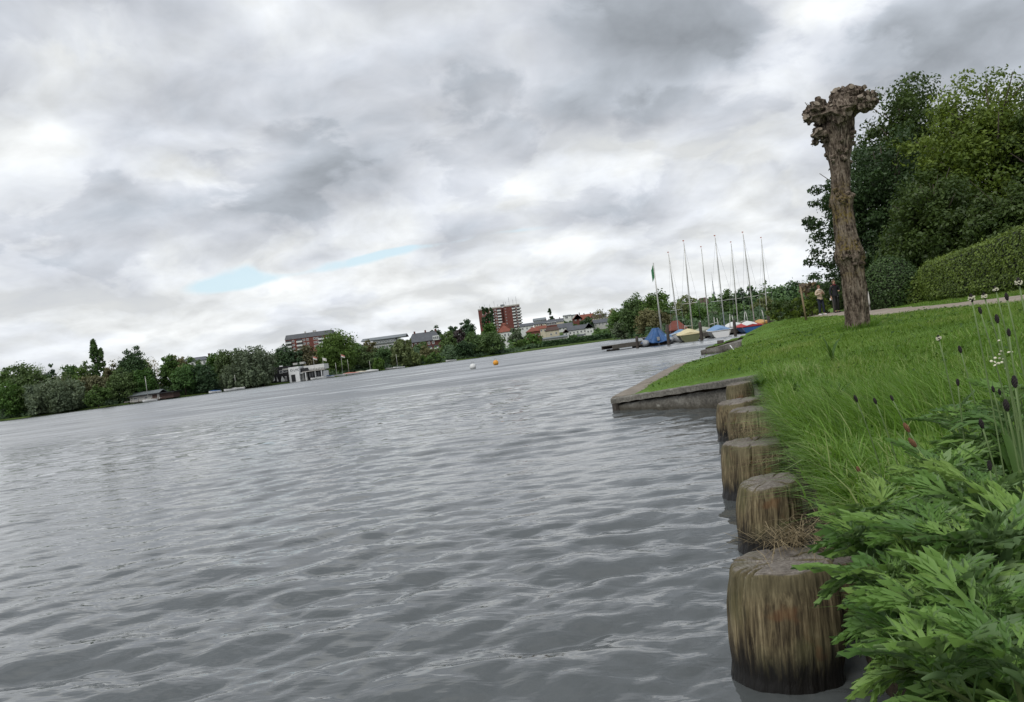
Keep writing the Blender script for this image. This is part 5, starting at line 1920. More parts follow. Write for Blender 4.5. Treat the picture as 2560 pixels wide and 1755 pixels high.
def pollard():
    d = 15.4
    prof = [  # crop centre x, y, width
        (443, 1530, 150), (442, 1505, 142), (436, 1440, 136), (427, 1340, 137), (415, 1230, 136), (404, 1170, 138), (394, 1130, 146), (390, 1085, 150), (384, 1045, 140),
        (376, 1000, 132), (366, 930, 122), (357, 860, 116), (350, 815, 120), (347, 790, 124), (346, 755, 115), (345, 700, 112), (343, 640, 114), (338, 590, 122), (334, 540, 138), (332, 490, 165), (332, 430, 195), (330, 380, 205), (332, 330, 200), (345, 290, 170)]
    base = at(*C5(442, 1512), d)
    gz = float(ground_z(base.x, d)) - .02
    root = empty('pollard_willow', (base.x, d, gz))
    tag(root, 'tall bare pollarded willow trunk with knobbly sawn head', 'tree')
    org = Vector((base.x, d, gz))
    pts = [(at(*C5(x, y), d) - org, w * .4395 / 2 / F * d) for x, y, w in prof]
    zz = np.array([p.z for p, _ in pts])
    xx = np.array([p.x for p, _ in pts])
    rr = np.array([r for _, r in pts])
    n = 130
    H = zz.max()
    levels = np.linspace(-.15, H, 250)
    rings = []
    burls = [(1.38, .14, .10), (2.45, .10, .08), (3.35, .10, .06)]
    for z in levels:
        cx, r = np.interp(z, zz, xx), np.interp(z, zz, rr)
        ring = []
        for k in range(n):
            a = 2 * math.pi * k / n
            c, s_ = math.cos(a), math.sin(a)
            wv = Vector((c * 1.6, s_ * 1.6, z * 1.1))
            warp = noise.noise(wv * 1.3) * .5
            a2 = a + warp * .35
            c2, s2 = math.cos(a2), math.sin(a2)
            ridge = 1 - abs(noise.noise(Vector((c2 * 4.4, s2 * 4.4, z * 1.3)))) * 2.2
            ridge2 = 1 - abs(noise.noise(Vector((c2 * 11 + 5, s2 * 11, z * 2.6)))) * 2.2
            lump = noise.noise(Vector((c * 1.1, s_ * 1.1, z * .8 + 4)))
            rough = max(0, (z - 3.3) / 1.0)
            dr = .13 * ridge + .06 * ridge2 - .085 + .06 * lump + .20 * min(rough, 1) * noise.noise(Vector((c * 3.2, s_ * 3.2, z * 3.5)))
            for bz, bw, ba in burls:
                g = math.exp(-((z - bz) / bw) ** 2)
                dr += g * (ba * 1.3 + .45 * ba / .1 * .30 * noise.noise(Vector((c * 6, s_ * 6, z * 9 + bz))))
            foot = max(0, .25 - z) / .25
            dr += foot * (.03 + .16 * noise.noise(Vector((c * 2.2, s_ * 2.2, 1.5))))
            rad = r * (.89 - .07 * min(1, max(0, z - 2.6))) * (1 + dr)
            ring.append((cx + rad * c, rad * s_, z))
        rings.append(ring)
    MB().loft(rings, True, True).build('trunk', WBARK, root, True)
    # knobbly head: swollen lobes where the rods are cut every few years
    rnd = random.Random(17)
    lobes = []
    for x, y, w, dy in ((205, 305, 105, -.05), (180, 320, 70, .05), (265, 290, 110, .1), (330, 285, 130, -.15), (355, 235, 120, .12), (390, 215, 115, -.1), (450, 225, 110, .1), (480, 240, 85, -.12), (515, 245, 60, .0), (430, 270, 100, -.2), (300, 330, 120, -.18), (215, 430, 60, -.05), (200, 465, 36, 0), (345, 200, 70, 0), (495, 205, 50, .05), (240, 390, 70, .1)):
        p = at(*C5(x, y), d) - org
        lobes.append((Vector((p.x, dy * 1.4, p.z)), w * .4395 / 2 / F * d))
    hm = MB()
    for q, (c, r) in enumerate(lobes):
        nu, nv = 18, 11
        rings = []
        for i in range(nv + 1):
            ph = math.pi * i / nv
            ring = []
            for k in range(nu):
                a = 2 * math.pi * k / nu
                dv = Vector((math.sin(ph) * math.cos(a), math.sin(ph) * math.sin(a), math.cos(ph)))
                rad = r * (1 + .42 * noise.noise(dv * 2.0 + Vector((q * 3.1, 0, 0))) + .42 * noise.noise(dv * 4.5 + Vector((0, q * 2.3, 0))) + (.22 if (i * 7 + k * 5 + q) % 5 == 0 else 0))
                pt = c + dv * max(rad, r * .2) * (1 if i not in (0, nv) else .98)
                ring.append(pt)
            rings.append(ring)
        hm.loft(rings, True, False)
    hm.build('head', WBARK, root, False)
    # sawn stubs, each with a pale cut face
    for q in range(140):
        c, r = rnd.choice(lobes[:11] + lobes[13:15])
        if q > 128:
            c, r = rnd.choice(lobes[11:13])
        dv = Vector((rnd.gauss(0, 1), rnd.gauss(-.35, 1), rnd.gauss(.35, .8))).normalized()
        p0 = c + dv * r * .75
        L = r * rnd.uniform(.40, .85)
        rad = rnd.uniform(.022, .060) * (1.35 if rnd.random() < .15 else 1)
        up = (dv * .8 + Vector((rnd.uniform(-.3, .3), rnd.uniform(-.3, .2), rnd.uniform(.0, .8)))).normalized()
        p1 = p0 + up * L
        mb = MB().tube([p0, p0.lerp(p1, .6), p1], [rad * 1.3, rad * 1.08, rad], 9, 0, cap=False)
        # slanting cut
        nrm = (up + Vector((rnd.uniform(-.5, .5), rnd.uniform(-.5, .5), rnd.uniform(-.3, .5)))).normalized()
        k0 = len(mb.v) - 9
        for i in range(k0, k0 + 9):
            v = Vector(mb.v[i])
            v += up * ((p1 - v).dot(nrm) / max(.5, up.dot(nrm)))
            mb.v[i] = tuple(v)
        mb.f.append(tuple(range(k0, k0 + 9)))
        mb.mi.append(1)
        mb.build('cut_stub', [WBARK, CUTW], root)
    bm_ = MB()
    for bz, cnt in ((1.38, 34), (1.30, 16), (2.45, 20), (3.30, 22), (3.6, 14)):
        for q in range(cnt):
            a = rnd.uniform(0, 6.28)
            z = bz + rnd.gauss(0, .07)
            r0 = float(np.interp(z, zz, rr)) * .90
            c = Vector((float(np.interp(z, zz, xx)) + r0 * math.cos(a), r0 * math.sin(a), z))
            o_ = Vector((math.cos(a), math.sin(a), rnd.uniform(-.3, .5))).normalized()
            k = rnd.uniform(.025, .060)
            bm_.tube([c - o_ * k, c + o_ * k * .4, c + o_ * k * rnd.uniform(.8, 1.5)], [k * 1.1, k * .9, k * .35], 7)
    bm_.build('burls', WBARK, root)['kind'] = 'stuff'
    for q in range(26):
        c, r = rnd.choice(lobes)
        p0 = c + Vector((rnd.choice((-1, 1)) * r * .7, 0, r * .3))
        MB().tube([p0, p0 + Vector((rnd.uniform(-.12, .12), rnd.uniform(-.1, .1), rnd.uniform(-.1, .18))), p0 + Vector((rnd.uniform(-.22, .22), rnd.uniform(-.1, .1), rnd.uniform(-.15, .3)))], [.006, .005, .003], 4).build('twig', BARK_PALE, root)

pollard()

# ------------------------------------------------------------------ trees, hedge and bushes beside the path
YG = leaf_mat('foliage_young_oak', (0.055, 0.095, 0.013), (0.165, 0.225, 0.038), 0.35, 0.55)
DK = leaf_mat('foliage_hornbeam', (0.017, 0.038, 0.012), (0.054, 0.097, 0.031), 0.25, 0.5)
DK2 = leaf_mat('foliage_lime', (0.023, 0.046, 0.010), (0.079, 0.122, 0.028), 0.3, 0.5)
HEDGE = leaf_mat('foliage_hedge', (0.060, 0.098, 0.018), (0.200, 0.275, 0.056), 0.25, 0.5)
YEW = leaf_mat('foliage_box', (0.026, 0.054, 0.016), (0.075, 0.130, 0.036), 0.2, 0.5)
INNER = plain('hedge_dark_core', (0.014, 0.019, 0.009), 0.95, 0.3, 5)  # colour of the dark filler body added inside clipped foliage for opacity


def near_tree(px, top, wpx, d, m, label, seed, ncl, per, size, foot=.05, squash=1.0, spray=0.0):
    p = at(px, top, d)
    gz = float(ground_z(p.x, d))
    H = p.z - gz
    w = wpx / F * d
    root = empty('broadleaf_tree', (p.x, d, gz))
    tag(root, label, 'tree')
    rng = np.random.default_rng(seed)
    C, rad = crown_clumps('round', w * .94, H * (1 - foot), rng, ncl)
    rad *= .75
    if spray:                                  # long level sprays that break the outline
        k = int(ncl * spray)
        th = rng.uniform(0, 6.283, k)
        zz = rng.uniform(.08, .7, k)
        ro = w * .5 * np.sqrt(np.clip(1 - (zz - .35) ** 2 * 2, .2, 1)) * rng.uniform(.9, 1.14, k)
        C2_ = np.stack([ro * np.cos(th), ro * np.sin(th), zz * H], -1)
        C = np.concatenate([C, C2_])
        rad = np.concatenate([rad, np.full(k, .055 * w)])
    n_c = len(C)
    n = n_c * per
    ci = np.repeat(np.arange(n_c), per)
    D = unit(rng.normal(size=(n, 3)))
    off = D * (rad[ci] * rng.random(n) ** .5)[:, None]
    off[:, 2] *= .62
    P = C[ci] + off
    P[:, 2] += H * foot
    ok = P[:, 2] > .2
    P, D, ci = P[ok], D[ok], ci[ok]
    tc_ = rng.random(n_c)
    V, Fq = cards(P, unit(D + np.array([0, 0, .5])), size * rng.uniform(.6, 1.4, len(P)), rng, 1.7, .12)
    tint = np.clip(.6 * tc_[ci] + .4 * rng.random(len(P)), 0, 1)
    link('crown', np_mesh('crown', V, Fq, {'tint': np.repeat(tint, 4)}), m, root)
    tb = trunk_builder(H * .9, .03 * H, w * .45, seed, 26, .12)
    tb.build('trunk', BARK, root, True)

near_tree(2195, 325, 372, 47, DK, 'dark leafy hornbeam behind the pollard trunk', 41, 470, 112, .112, .0, spray=.22)
near_tree(2445, 158, 420, 43, YG, 'tall yellow green tree at the right edge behind hedge', 42, 470, 112, .122, .03, spray=.08)
near_tree(2250, 172, 300, 58, DK2, 'dark tree top between the pollard and yellow green tree', 43, 320, 110, .15, .1)
near_tree(2330, 430, 300, 38, DK2, 'low dark tree standing right above the clipped hedge', 44, 360, 105, .105, .0)
near_tree(2610, 220, 300, 40, DK2, 'tree cut off by the right edge of the photo', 45, 280, 110, .12, .03)
near_tree(2520, 470, 260, 34, DK2, 'dark undergrown tree behind the right end of hedge', 46, 260, 110, .10, .0)


def leafy_box(name, rings, m, label, cat, n, size, seed, shag=.05):
    """clipped foliage: solid dark body added for opacity, with leaves standing on its surface; rings are lofted cross-sections"""
    root = empty(name, (0, 0, 0))
    tag(root, label, cat)
    body = MB().loft(rings, True, True)
    bo = body.build('dark_core', INNER, root, True)
    me = bo.data
    me.calc_loop_triangles()
    vs = np.empty(len(me.vertices) * 3)
    me.vertices.foreach_get('co', vs)
    vs = vs.reshape(-1, 3)
    tr = np.empty(len(me.loop_triangles) * 3, dtype=np.int32)
    me.loop_triangles.foreach_get('vertices', tr)
    tr = tr.reshape(-1, 3)
    a, b, c = vs[tr[:, 0]], vs[tr[:, 1]], vs[tr[:, 2]]
    nr = np.cross(b - a, c - a)
    ar = np.linalg.norm(nr, axis=1)
    rng = np.random.default_rng(seed)
    ti = rng.choice(len(tr), n, p=ar / ar.sum())
    u, v = rng.random(n), rng.random(n)
    sw = u + v > 1
    u[sw], v[sw] = 1 - u[sw], 1 - v[sw]
    P = a[ti] + u[:, None] * (b - a)[ti] + v[:, None] * (c - a)[ti]
    N = nr[ti] / (ar[ti][:, None] + 1e-9)
    P = P + N * (np.abs(rng.normal(0, shag, n)) + .01)[:, None]
    lump = np.sin(P[:, 0] * 3.1 + P[:, 1] * 2.3) * np.sin(P[:, 2] * 4 + P[:, 1] * 1.7)
    tint = np.clip(.5 + .22 * lump + rng.normal(0, .22, n), 0, 1)
    V, Fq = cards(P, N + np.array([0, 0, .4]), size * rng.uniform(.6, 1.4, n), rng, 1.6, .1)
    link('leaves', np_mesh('leaves', V, Fq, {'tint': np.repeat(tint, 4)}), m, root)['kind'] = 'stuff'
    return root


def hedge_rings(pts, half, heights, round_=.25, seed=1):
    rnd = random.Random(seed)
    rings = []
    m = len(pts)
    for i, (p, h) in enumerate(zip(pts, heights)):
        x, y = p
        q0, q1 = pts[max(i - 1, 0)], pts[min(i + 1, m - 1)]
        d = Vector((q1[0] - q0[0], q1[1] - q0[1])).normalized()
        nr = Vector((-d.y, d.x))
        sh = 1.0
        if i == 0 or i == m - 1:
            sh = .55
        elif i in (1, m - 2):
            sh = .9
        hh = h * (.8 if sh < .6 else (.94 if sh < .95 else 1))
        g = float(ground_z(x, y))
        ring = []
        for k in range(16):
            a = 2 * math.pi * k / 16
            c, s_ = math.cos(a), math.sin(a)
            ox = math.copysign(abs(c) ** round_, c) * half * sh * (1 + rnd.uniform(-.05, .05))
            oz = (math.copysign(abs(s_) ** round_, s_) + 1) / 2 * hh * (1 + rnd.uniform(-.02, .02))
            ring.append((x + nr.x * ox, y + nr.y * ox, g - .03 + oz))
        rings.append(ring)
    return rings

hp = [(17.2, 33.2), (17.05, 32.3), (16.8, 31.3), (16.25, 29), (15.7, 26.8), (15.2, 24.5), (14.75, 22.3), (14.3, 20), (13.9, 17.5), (13.7, 15)]
leafy_box('clipped_hedge', hedge_rings(hp, .75, [1.25, 1.36, 1.40, 1.45, 1.5, 1.56, 1.62, 1.66, 1.7, 1.7], .3, 2), HEDGE, 'long clipped green hedge beside the sandy footpath', 'hedge', 64000, .050, 3)
leafy_box('low_hedge_bush', hedge_rings([(16.55, 34.5), (16.45, 33.9), (16.3, 33.2), (16.15, 32.6)], .7, [1.1, 1.35, 1.4, 1.2], .6, 3), HEDGE, 'small rounded bush joining the hedge end to the dark bush', 'bush', 6000, .065, 4)
_rb = at(2232, 750, 33.6)
_g = float(ground_z(_rb.x, 33.6))
_rr = []
for _i in range(9):
    _t = _i / 8
    _rad = 1.03 * (.80 + .22 * math.sin(math.pi * min(_t * 1.25, 1))) * (1 - max(0, _t - .62) ** 2 * 5.2) ** .5 if _t < 1 else .12
    _rr.append([(_rb.x + _rad * math.cos(2 * math.pi * k / 18), 33.6 + _rad * math.sin(2 * math.pi * k / 18), _g + 2.02 * _t) for k in range(18)])
leafy_box('clipped_bush', _rr, YEW, 'dark dome clipped bush standing at the hedge end', 'bush', 9000, .06, 6)

# low shrubs where the path meets the shore
def shrub(px, y, d, w, h, m, label, seed, n=2600, size=.09):
    p = at(px, y, d)
    gz = float(ground_z(p.x, d))
    root = empty('shrub', (p.x, d, gz))
    tag(root, label, 'shrub')
    cm = crown_mesh('round', w, h, 0.0, size, max(14, n // 60), 60, seed)
    link('foliage', cm, m, root)
    trunk_builder(h * .6, .04, w * .4, seed, 6, .1).build('stem', BARK, root)

shrub(1985, 780, 47, 2.8, 1.5, DK2, 'green shrub on the bank left of the wooden stake', 61)
shrub(2030, 782, 46, 2.4, 1.25, YG, 'light green shrub between the stake and beige walker', 62)
shrub(2062, 785, 50, 2.6, 1.4, DK2, 'dark shrub behind the walker in beige', 63)
shrub(1952, 790, 52, 2.2, .9, YG, 'low yellow green shrub above the red covered boat', 64)
shrub(2120, 770, 56, 3.0, 1.6, DK2, 'dark shrub behind the pollard trunk base', 65)

def distant_pollard():
    d = 60
    p = at(2029, 760, d)
    gz = float(ground_z(p.x, d))
    root = empty('pollard_willow', (p.x, d, gz))
    tag(root, 'distant small pollard willow left of the beige walker', 'tree')
    MB().tube([(0, 0, -.1), (0, 0, .6), (-.05, 0, 1.3), (-.1, 0, 1.6)], [.3, .24, .25, .35], 12).build('trunk', WBARK, root, True)
    rnd = random.Random(2)
    mb = MB()
    for q in range(26):
        a = rnd.uniform(0, 6.28)
        c = Vector((-.1 + .45 * math.cos(a) * rnd.random(), .4 * math.sin(a) * rnd.random(), 1.55 + rnd.random() * .6))
        mb.tube([c, c + Vector((math.cos(a) * .25, math.sin(a) * .25, .2))], [.16, .09], 7)
    mb.build('head', WBARK, root)

distant_pollard()

def stake(a, b, d, r, label, m, name='wooden_stake'):
    p0, p1 = at(*a, d), at(*b, d)
    gz = float(ground_z(p0.x, d)) - .1
    o = MB().tube([(0, 0, 0), ((p1.x - p0.x) * .5, 0, (p1.z - gz) * .5), (p1.x - p0.x, .02, p1.z - gz)], [r, r * .95, r * .85], 8).build(name, m, None, True)
    o.location = (p0.x, d, gz)
    tag(o, label, 'stake')

STK = plain('stake_wood', (0.22, 0.165, 0.10), 0.9, 0.2, 6, 0.4)
stake((2014, 789), (2001, 716), 36, .045, 'leaning wooden stake left of the walkers', STK)
stake((2013, 785), (2006, 736), 36.6, .03, 'thinner stake just behind the leaning wooden stake', STK)
stake((2173, 760), (2169, 729), 33, .05, 'short pale post just right of the pollard trunk', CONC_L, 'post')
stake((2086, 783), (2083, 747), 47, .06, 'grey wooden post behind the walker in black', WOOD_W, 'post')
stake((2017, 792), (1997, 706), 36.3, .02, 'thin leafy sapling tied to the leaning stake', BARK, 'sapling')

# ------------------------------------------------------------------ grass
def blades(P, h, wd, ang, bend, levels, rng):
    """P base (n,3); arrays h, wd, ang (lean direction), bend -> quads strip blades"""
    n = len(P)
    t = np.linspace(0, 1, levels + 1)[None, :]
    H, B = h[:, None], bend[:, None]
    out = H * B * t ** 2 * .8
    up = H * (t - .42 * np.minimum(B, 1.6) * t ** 2)
    dx, dy = np.cos(ang)[:, None], np.sin(ang)[:, None]
    C = np.stack([P[:, 0:1] + dx * out, P[:, 1:2] + dy * out, P[:, 2:3] + up], -1)
    tw = ang + np.pi / 2 + rng.normal(0, .7, n)
    S = np.stack([np.cos(tw), np.sin(tw), np.zeros(n)], -1)[:, None, :] * (wd[:, None] * (1 - .92 * t ** 1.5) * .5)[:, :, None]
    V = np.stack([C - S, C + S], 2).reshape(-1, 3)
    k = (levels + 1) * 2
    b = np.arange(n)[:, None] * k
    F_ = np.concatenate([b + np.array([2 * i, 2 * i + 1, 2 * i + 3, 2 * i + 2]) for i in range(levels)])
    return V, F_, k


GRASS = leaf_mat('grass_blade', (0.050, 0.112, 0.015), (0.165, 0.300, 0.048), 0.4, 0.5, third=(0.30, 0.36, 0.14))
GRASS_L = leaf_mat('lawn_blade', (0.060, 0.120, 0.015), (0.155, 0.260, 0.036), 0.35, 0.6, third=(0.28, 0.32, 0.11))


def patchy(x, y, s=1.0):
    return .5 + .25 * np.sin(1.7 * x * s + .6 * y * s + 1) * np.cos(1.3 * y * s - .8 * x * s) + .25 * np.sin(3.9 * x * s - 2.1 * y * s + 2) * np.sin(2.7 * y * s + 1.1 * x * s)


def scatter(n, y0, y1, t0, t1, rng, pw=1.0):
    y = rng.uniform(y0, y1, n)
    t = t0 + (t1 - t0) * rng.random(n) ** pw
    x = shore_x(y) + t
    return x, y, t


def make_grass():
    rng = np.random.default_rng(21)
    # tall unmown fringe close to the camera
    VV, FF, TT, b0 = [], [], [], 0
    def add(P, h, w, a, bd, lv, tint):
        nonlocal b0
        V, F_, k = blades(P, h, w, a, bd, lv, rng)
        VV.append(V)
        FF.append(F_ + b0)
        TT.append(np.repeat(tint, k))
        b0 += len(V)
    # fringe
    n = 22000
    x, y, t = scatter(n, 1.2, 9.6, .02, 2.6, rng, 1.15)
    ph = patchy(x, y)
    keep = rng.random(n) < .55 + .45 * ph
    x, y, t, ph = x[keep], y[keep], t[keep], ph[keep]
    n = len(x)
    h = (.038 + .050 * ph) * rng.uniform(.6, 1.6, n) * (1 + 1.3 * np.clip(1.0 - t / .7, 0, 1))
    add(np.stack([x, y, ground_z(x, y) - .01], -1), h, rng.uniform(.0045, .0090, n) * (1 + y * .10), math.pi * .95 + 1.6 * np.sin(2.3 * x + 1.1 * y) * np.cos(1.7 * y - x) + rng.normal(0, 1.5, n), rng.uniform(.2, 1.7, n), 3, np.clip(ph * 1.0 + rng.normal(-.05, .24, n), 0, 1))
    # hanging edge
    n = 3600
    y = rng.uniform(2.4, 9.4, n)
    x = shore_x(y) + rng.normal(.09, .05, n)
    ph = patchy(x * .2, y * 2.0)
    h = rng.uniform(.12, .30, n) * (.55 + .6 * ph)
    add(np.stack([x, y, np.minimum(ground_z(x, y), .36) - .03], -1), h, rng.uniform(.006, .011, n) * (1 + y * .07), rng.normal(math.pi, .75, n), rng.uniform(.7, 1.9, n), 3, np.clip(ph * .4 + rng.normal(.3, .22, n), 0, 1))
    # dead stalks left from last year
    n = 900
    x, y, t = scatter(n, 2.0, 9.5, .03, 1.6, rng, 1.5)
    add(np.stack([x, y, ground_z(x, y) - .01], -1), rng.uniform(.10, .30, n), rng.uniform(.003, .005, n), rng.normal(math.pi, 1.4, n), rng.uniform(.3, 1.6, n), 3, np.ones(n))
    # grass left standing round the pollard foot
    n = 700
    aa = rng.uniform(0, 6.283, n)
    x, y = 6.5 + (.24 + .14 * rng.random(n)) * np.cos(aa), 15.4 + (.24 + .14 * rng.random(n)) * np.sin(aa)
    add(np.stack([x, y, ground_z(x, y) - .01], -1), rng.uniform(.08, .20, n), rng.uniform(.010, .016, n), aa + rng.normal(0, .6, n), rng.uniform(.2, 1.0, n), 3, np.clip(rng.normal(.5, .2, n), 0, 1))
    # tussock of tall fine grass over the third pile
    n = 3000
    x = rng.normal(2.10, .30, n)
    y = rng.normal(4.6, .55, n)
    ok = x > shore_x(y) + .03
    x, y = x[ok], y[ok]
    n = len(x)
    add(np.stack([x, y, ground_z(x, y) - .01], -1), rng.uniform(.16, .34, n), rng.uniform(.0045, .008, n), rng.normal(math.pi * .9, .7, n), rng.uniform(.3, 1.3, n), 3, np.clip(rng.normal(.55, .22, n), 0, 1))
    o = link('bank_grass', np_mesh('grass', np.concatenate(VV), np.concatenate(FF), {'tint': np.concatenate(TT)}), GRASS)
    tag(o, 'long unmown grass hanging over the bank edge', 'grass', kind='stuff')
    # lawn: shorter, farther
    VV, FF, TT, b0 = [], [], [], 0
    for (n, y0, y1, t0, t1, h0, h1, w0) in ((52000, 3.0, 13.0, .6, 7.0, .05, .12, .006), (52000, 10.5, 24.0, .12, 9.0, .035, .085, .011), (36000, 20.0, 46.0, .1, 9.0, .04, .09, .020)):
        x, y, t = scatter(n, y0, y1, t0, t1, rng)
        px_ = np.interp(y, PATH_Y, PATH_X)
        keep = (np.abs(x - px_) > 1.0 + rng.normal(0, .12, n)) & (x < px_ + 4)
        x, y, t = x[keep], y[keep], t[keep]
        m = len(x)
        ph = patchy(x, y, .7)
        h = rng.uniform(h0, h1, m) * (.6 + .8 * ph)
        h = np.where((y > 10.5) & (t < 1.2), h * .55, h)
        add(np.stack([x, y, ground_z(x, y) - .008], -1), h, w0 * rng.uniform(.7, 1.3, m), rng.uniform(0, 6.283, m), rng.uniform(.3, 1.5, m), 2, np.clip(ph * 1.0 + rng.normal(-.03, .24, m), 0, 1))
    o = link('lawn_grass', np_mesh('grass', np.concatenate(VV), np.concatenate(FF), {'tint': np.concatenate(TT)}), GRASS_L)
    tag(o, 'short meadow grass covering the bank up to the path', 'grass', kind='stuff')
    # broad leaved weeds low in the lawn: dark clover and dandelion leaves
    n = 9000
    x, y, t = scatter(n, 2.2, 22, .4, 7.5, rng)
    px_ = np.interp(y, PATH_Y, PATH_X)
    keep = (rng.random(n) < patchy(x, y, 1.9) ** 2.2 * 1.3) & (np.abs(x - px_) > 1.1)
    x, y = x[keep], y[keep]
    m = len(x)
    P = np.stack([x, y, ground_z(x, y) + rng.uniform(.01, .07, m)], -1)
    V, F_ = cards(P, np.tile([0, 0, 1.0], (m, 1)), rng.uniform(.012, .032, m) * (1 + .02 * y), rng, 1.8, .1)
    o = link('lawn_weeds', np_mesh('weeds', V, F_, {'tint': np.repeat(rng.random(m), 4)}), leaf_mat('weed_leaf', (.030, .070, .011), (.09, .17, .026), .3, .5))
    tag(o, 'small dark broad leaved weeds among the grass', 'weeds', kind='stuff')

make_grass()

# ------------------------------------------------------------------ mugwort
def mugwort_leaf(seed):
    """one deeply cut leaf, length 1 along +Y, upper side +Z"""
    rnd = random.Random(seed)
    mb = MB()

    def surf(x, y):
        return .16 * math.sin(min(y, 1.1) * 2.6) - .30 * y * y + .22 * abs(x) - .35 * x * x

    def lobe(x0, y0, ang, L, W, teeth=2):
        st = [(0, .30), (.22, .62), (.5, 1.0), (.78, .62), (1.0, .06)]
        dx, dy = math.sin(ang), math.cos(ang)
        nx, ny = dy, -dx
        cur = rnd.uniform(-.06, .06)
        row_ = []
        for t, w in st:
            cx, cy = x0 + dx * L * t + nx * cur * t * t, y0 + dy * L * t + ny * cur * t * t
            w_ = W * w * .5
            row_.append([(cx - nx * w_, cy - ny * w_), (cx, cy), (cx + nx * w_, cy + ny * w_)])
        vs, fs = [], []
        for r in row_:
            for j, (a, b) in enumerate(r):
                vs.append((a, b, surf(a, b) - (.035 if j == 1 else 0) * W / .1))
        for i in range(len(st) - 1):
            for j in range(2):
                a = i * 3 + j
                fs.append((a, a + 1, a + 4, a + 3))
        mb.add(vs, fs)
        for q in range(teeth):
            for s_ in (-1, 1):
                t = (.45, .68)[q % 2] + rnd.uniform(-.05, .05)
                a2 = ang + s_ * R(rnd.uniform(28, 42))
                l2 = L * rnd.uniform(.24, .36)
                bx, by = x0 + dx * L * t, y0 + dy * L * t
                ex, ey = bx + math.sin(a2) * (l2 + W * .3), by + math.cos(a2) * (l2 + W * .3)
                px, py = dx * L * .07, dy * L * .07
                mb.add([(bx - px, by - py, surf(bx, by)), (bx + px, by + py, surf(bx, by)), (ex, ey, surf(ex, ey)), ((bx - px + ex) / 2 + nx * s_ * .006, (by - py + ey) / 2, surf(ex, ey) + .002)], [(0, 1, 2, 3)])

    for i in range(5):
        y0, y1 = .0 + i * .15, .0 + (i + 1) * .15
        w0, w1 = (.014, .014, .022, .032, .036, .036)[i], (.014, .014, .022, .032, .036, .036)[i + 1]
        mb.add([(-w0, y0, surf(0, y0)), (w0, y0, surf(0, y0)), (w1, y1, surf(0, y1)), (-w1, y1, surf(0, y1))], [(0, 1, 2, 3)])
    for y0, L, a, tt in ((.26, .36, 60, 1), (.42, .50, 48, 2), (.60, .44, 36, 2), (.74, .26, 26, 1)):
        for s_ in (-1, 1):
            lobe(s_ * .02, y0 + rnd.uniform(-.02, .02), s_ * R(a + rnd.uniform(-7, 7)), L * rnd.uniform(.85, 1.15), .100, tt)
    lobe(0, .74, R(rnd.uniform(-5, 5)), .36, .12, 2)
    me = mb.mesh('leaf')
    at_ = me.attributes.new('tint', 'FLOAT', 'POINT')
    at_.data.foreach_set('value', [min(1, max(0, .5 + rnd.uniform(-.12, .12))) for _ in me.vertices])
    me.shade_smooth()
    return me


def mugwort_mat():
    def fn(t, b):
        oi = t.node('ShaderNodeObjectInfo').outputs['Random']
        geo = t.node('ShaderNodeNewGeometry')
        tc = t.node('ShaderNodeTexCoord').outputs['Object']
        n = t.noise(tc, 9, 4, .6)
        f = t.m('ADD', t.m('MULTIPLY', oi, .75), t.m('MULTIPLY', n, .3))
        c = t.ramp(f, [(.1, (.068, .148, .038)), (.4, (.118, .230, .052)), (.75, (.185, .315, .075)), (.95, (.22, .33, .085))])
        # pale felted underside
        c = t.mix(t.m('MULTIPLY', geo.outputs['Backfacing'], .4), c, (.27, .35, .23))
        x = t.m('ABSOLUTE', t.xyz(tc)[0])
        c = t.mix(t.smooth(x, .014, .004, 0, .35), c, (.20, .30, .09))
        t.put(b.inputs['Base Color'], c)
        b.inputs['Roughness'].default_value = .55
        b.inputs['Specular IOR Level'].default_value = .3
        tr = t.node('ShaderNodeBsdfTranslucent')
        t.put(tr.inputs['Color'], t.mix(.3, c, (.20, .30, .03)))
        mx = t.node('ShaderNodeMixShader')
        mx.inputs[0].default_value = .3
        t.l.new(b.outputs[0], mx.inputs[1])
        t.l.new(tr.outputs[0], mx.inputs[2])
        t.l.new(mx.outputs[0], t.n['Material Output'].inputs[0])
    return mat('mugwort_leaf', fn)

MUG = mugwort_mat()
MUG_MESH = [mugwort_leaf(100 + i) for i in range(7)]
for _m in MUG_MESH:
    _m.materials.append(MUG)
STEM = plain('green_stem', (0.085, 0.115, 0.035), 0.7, 0.2, 8)


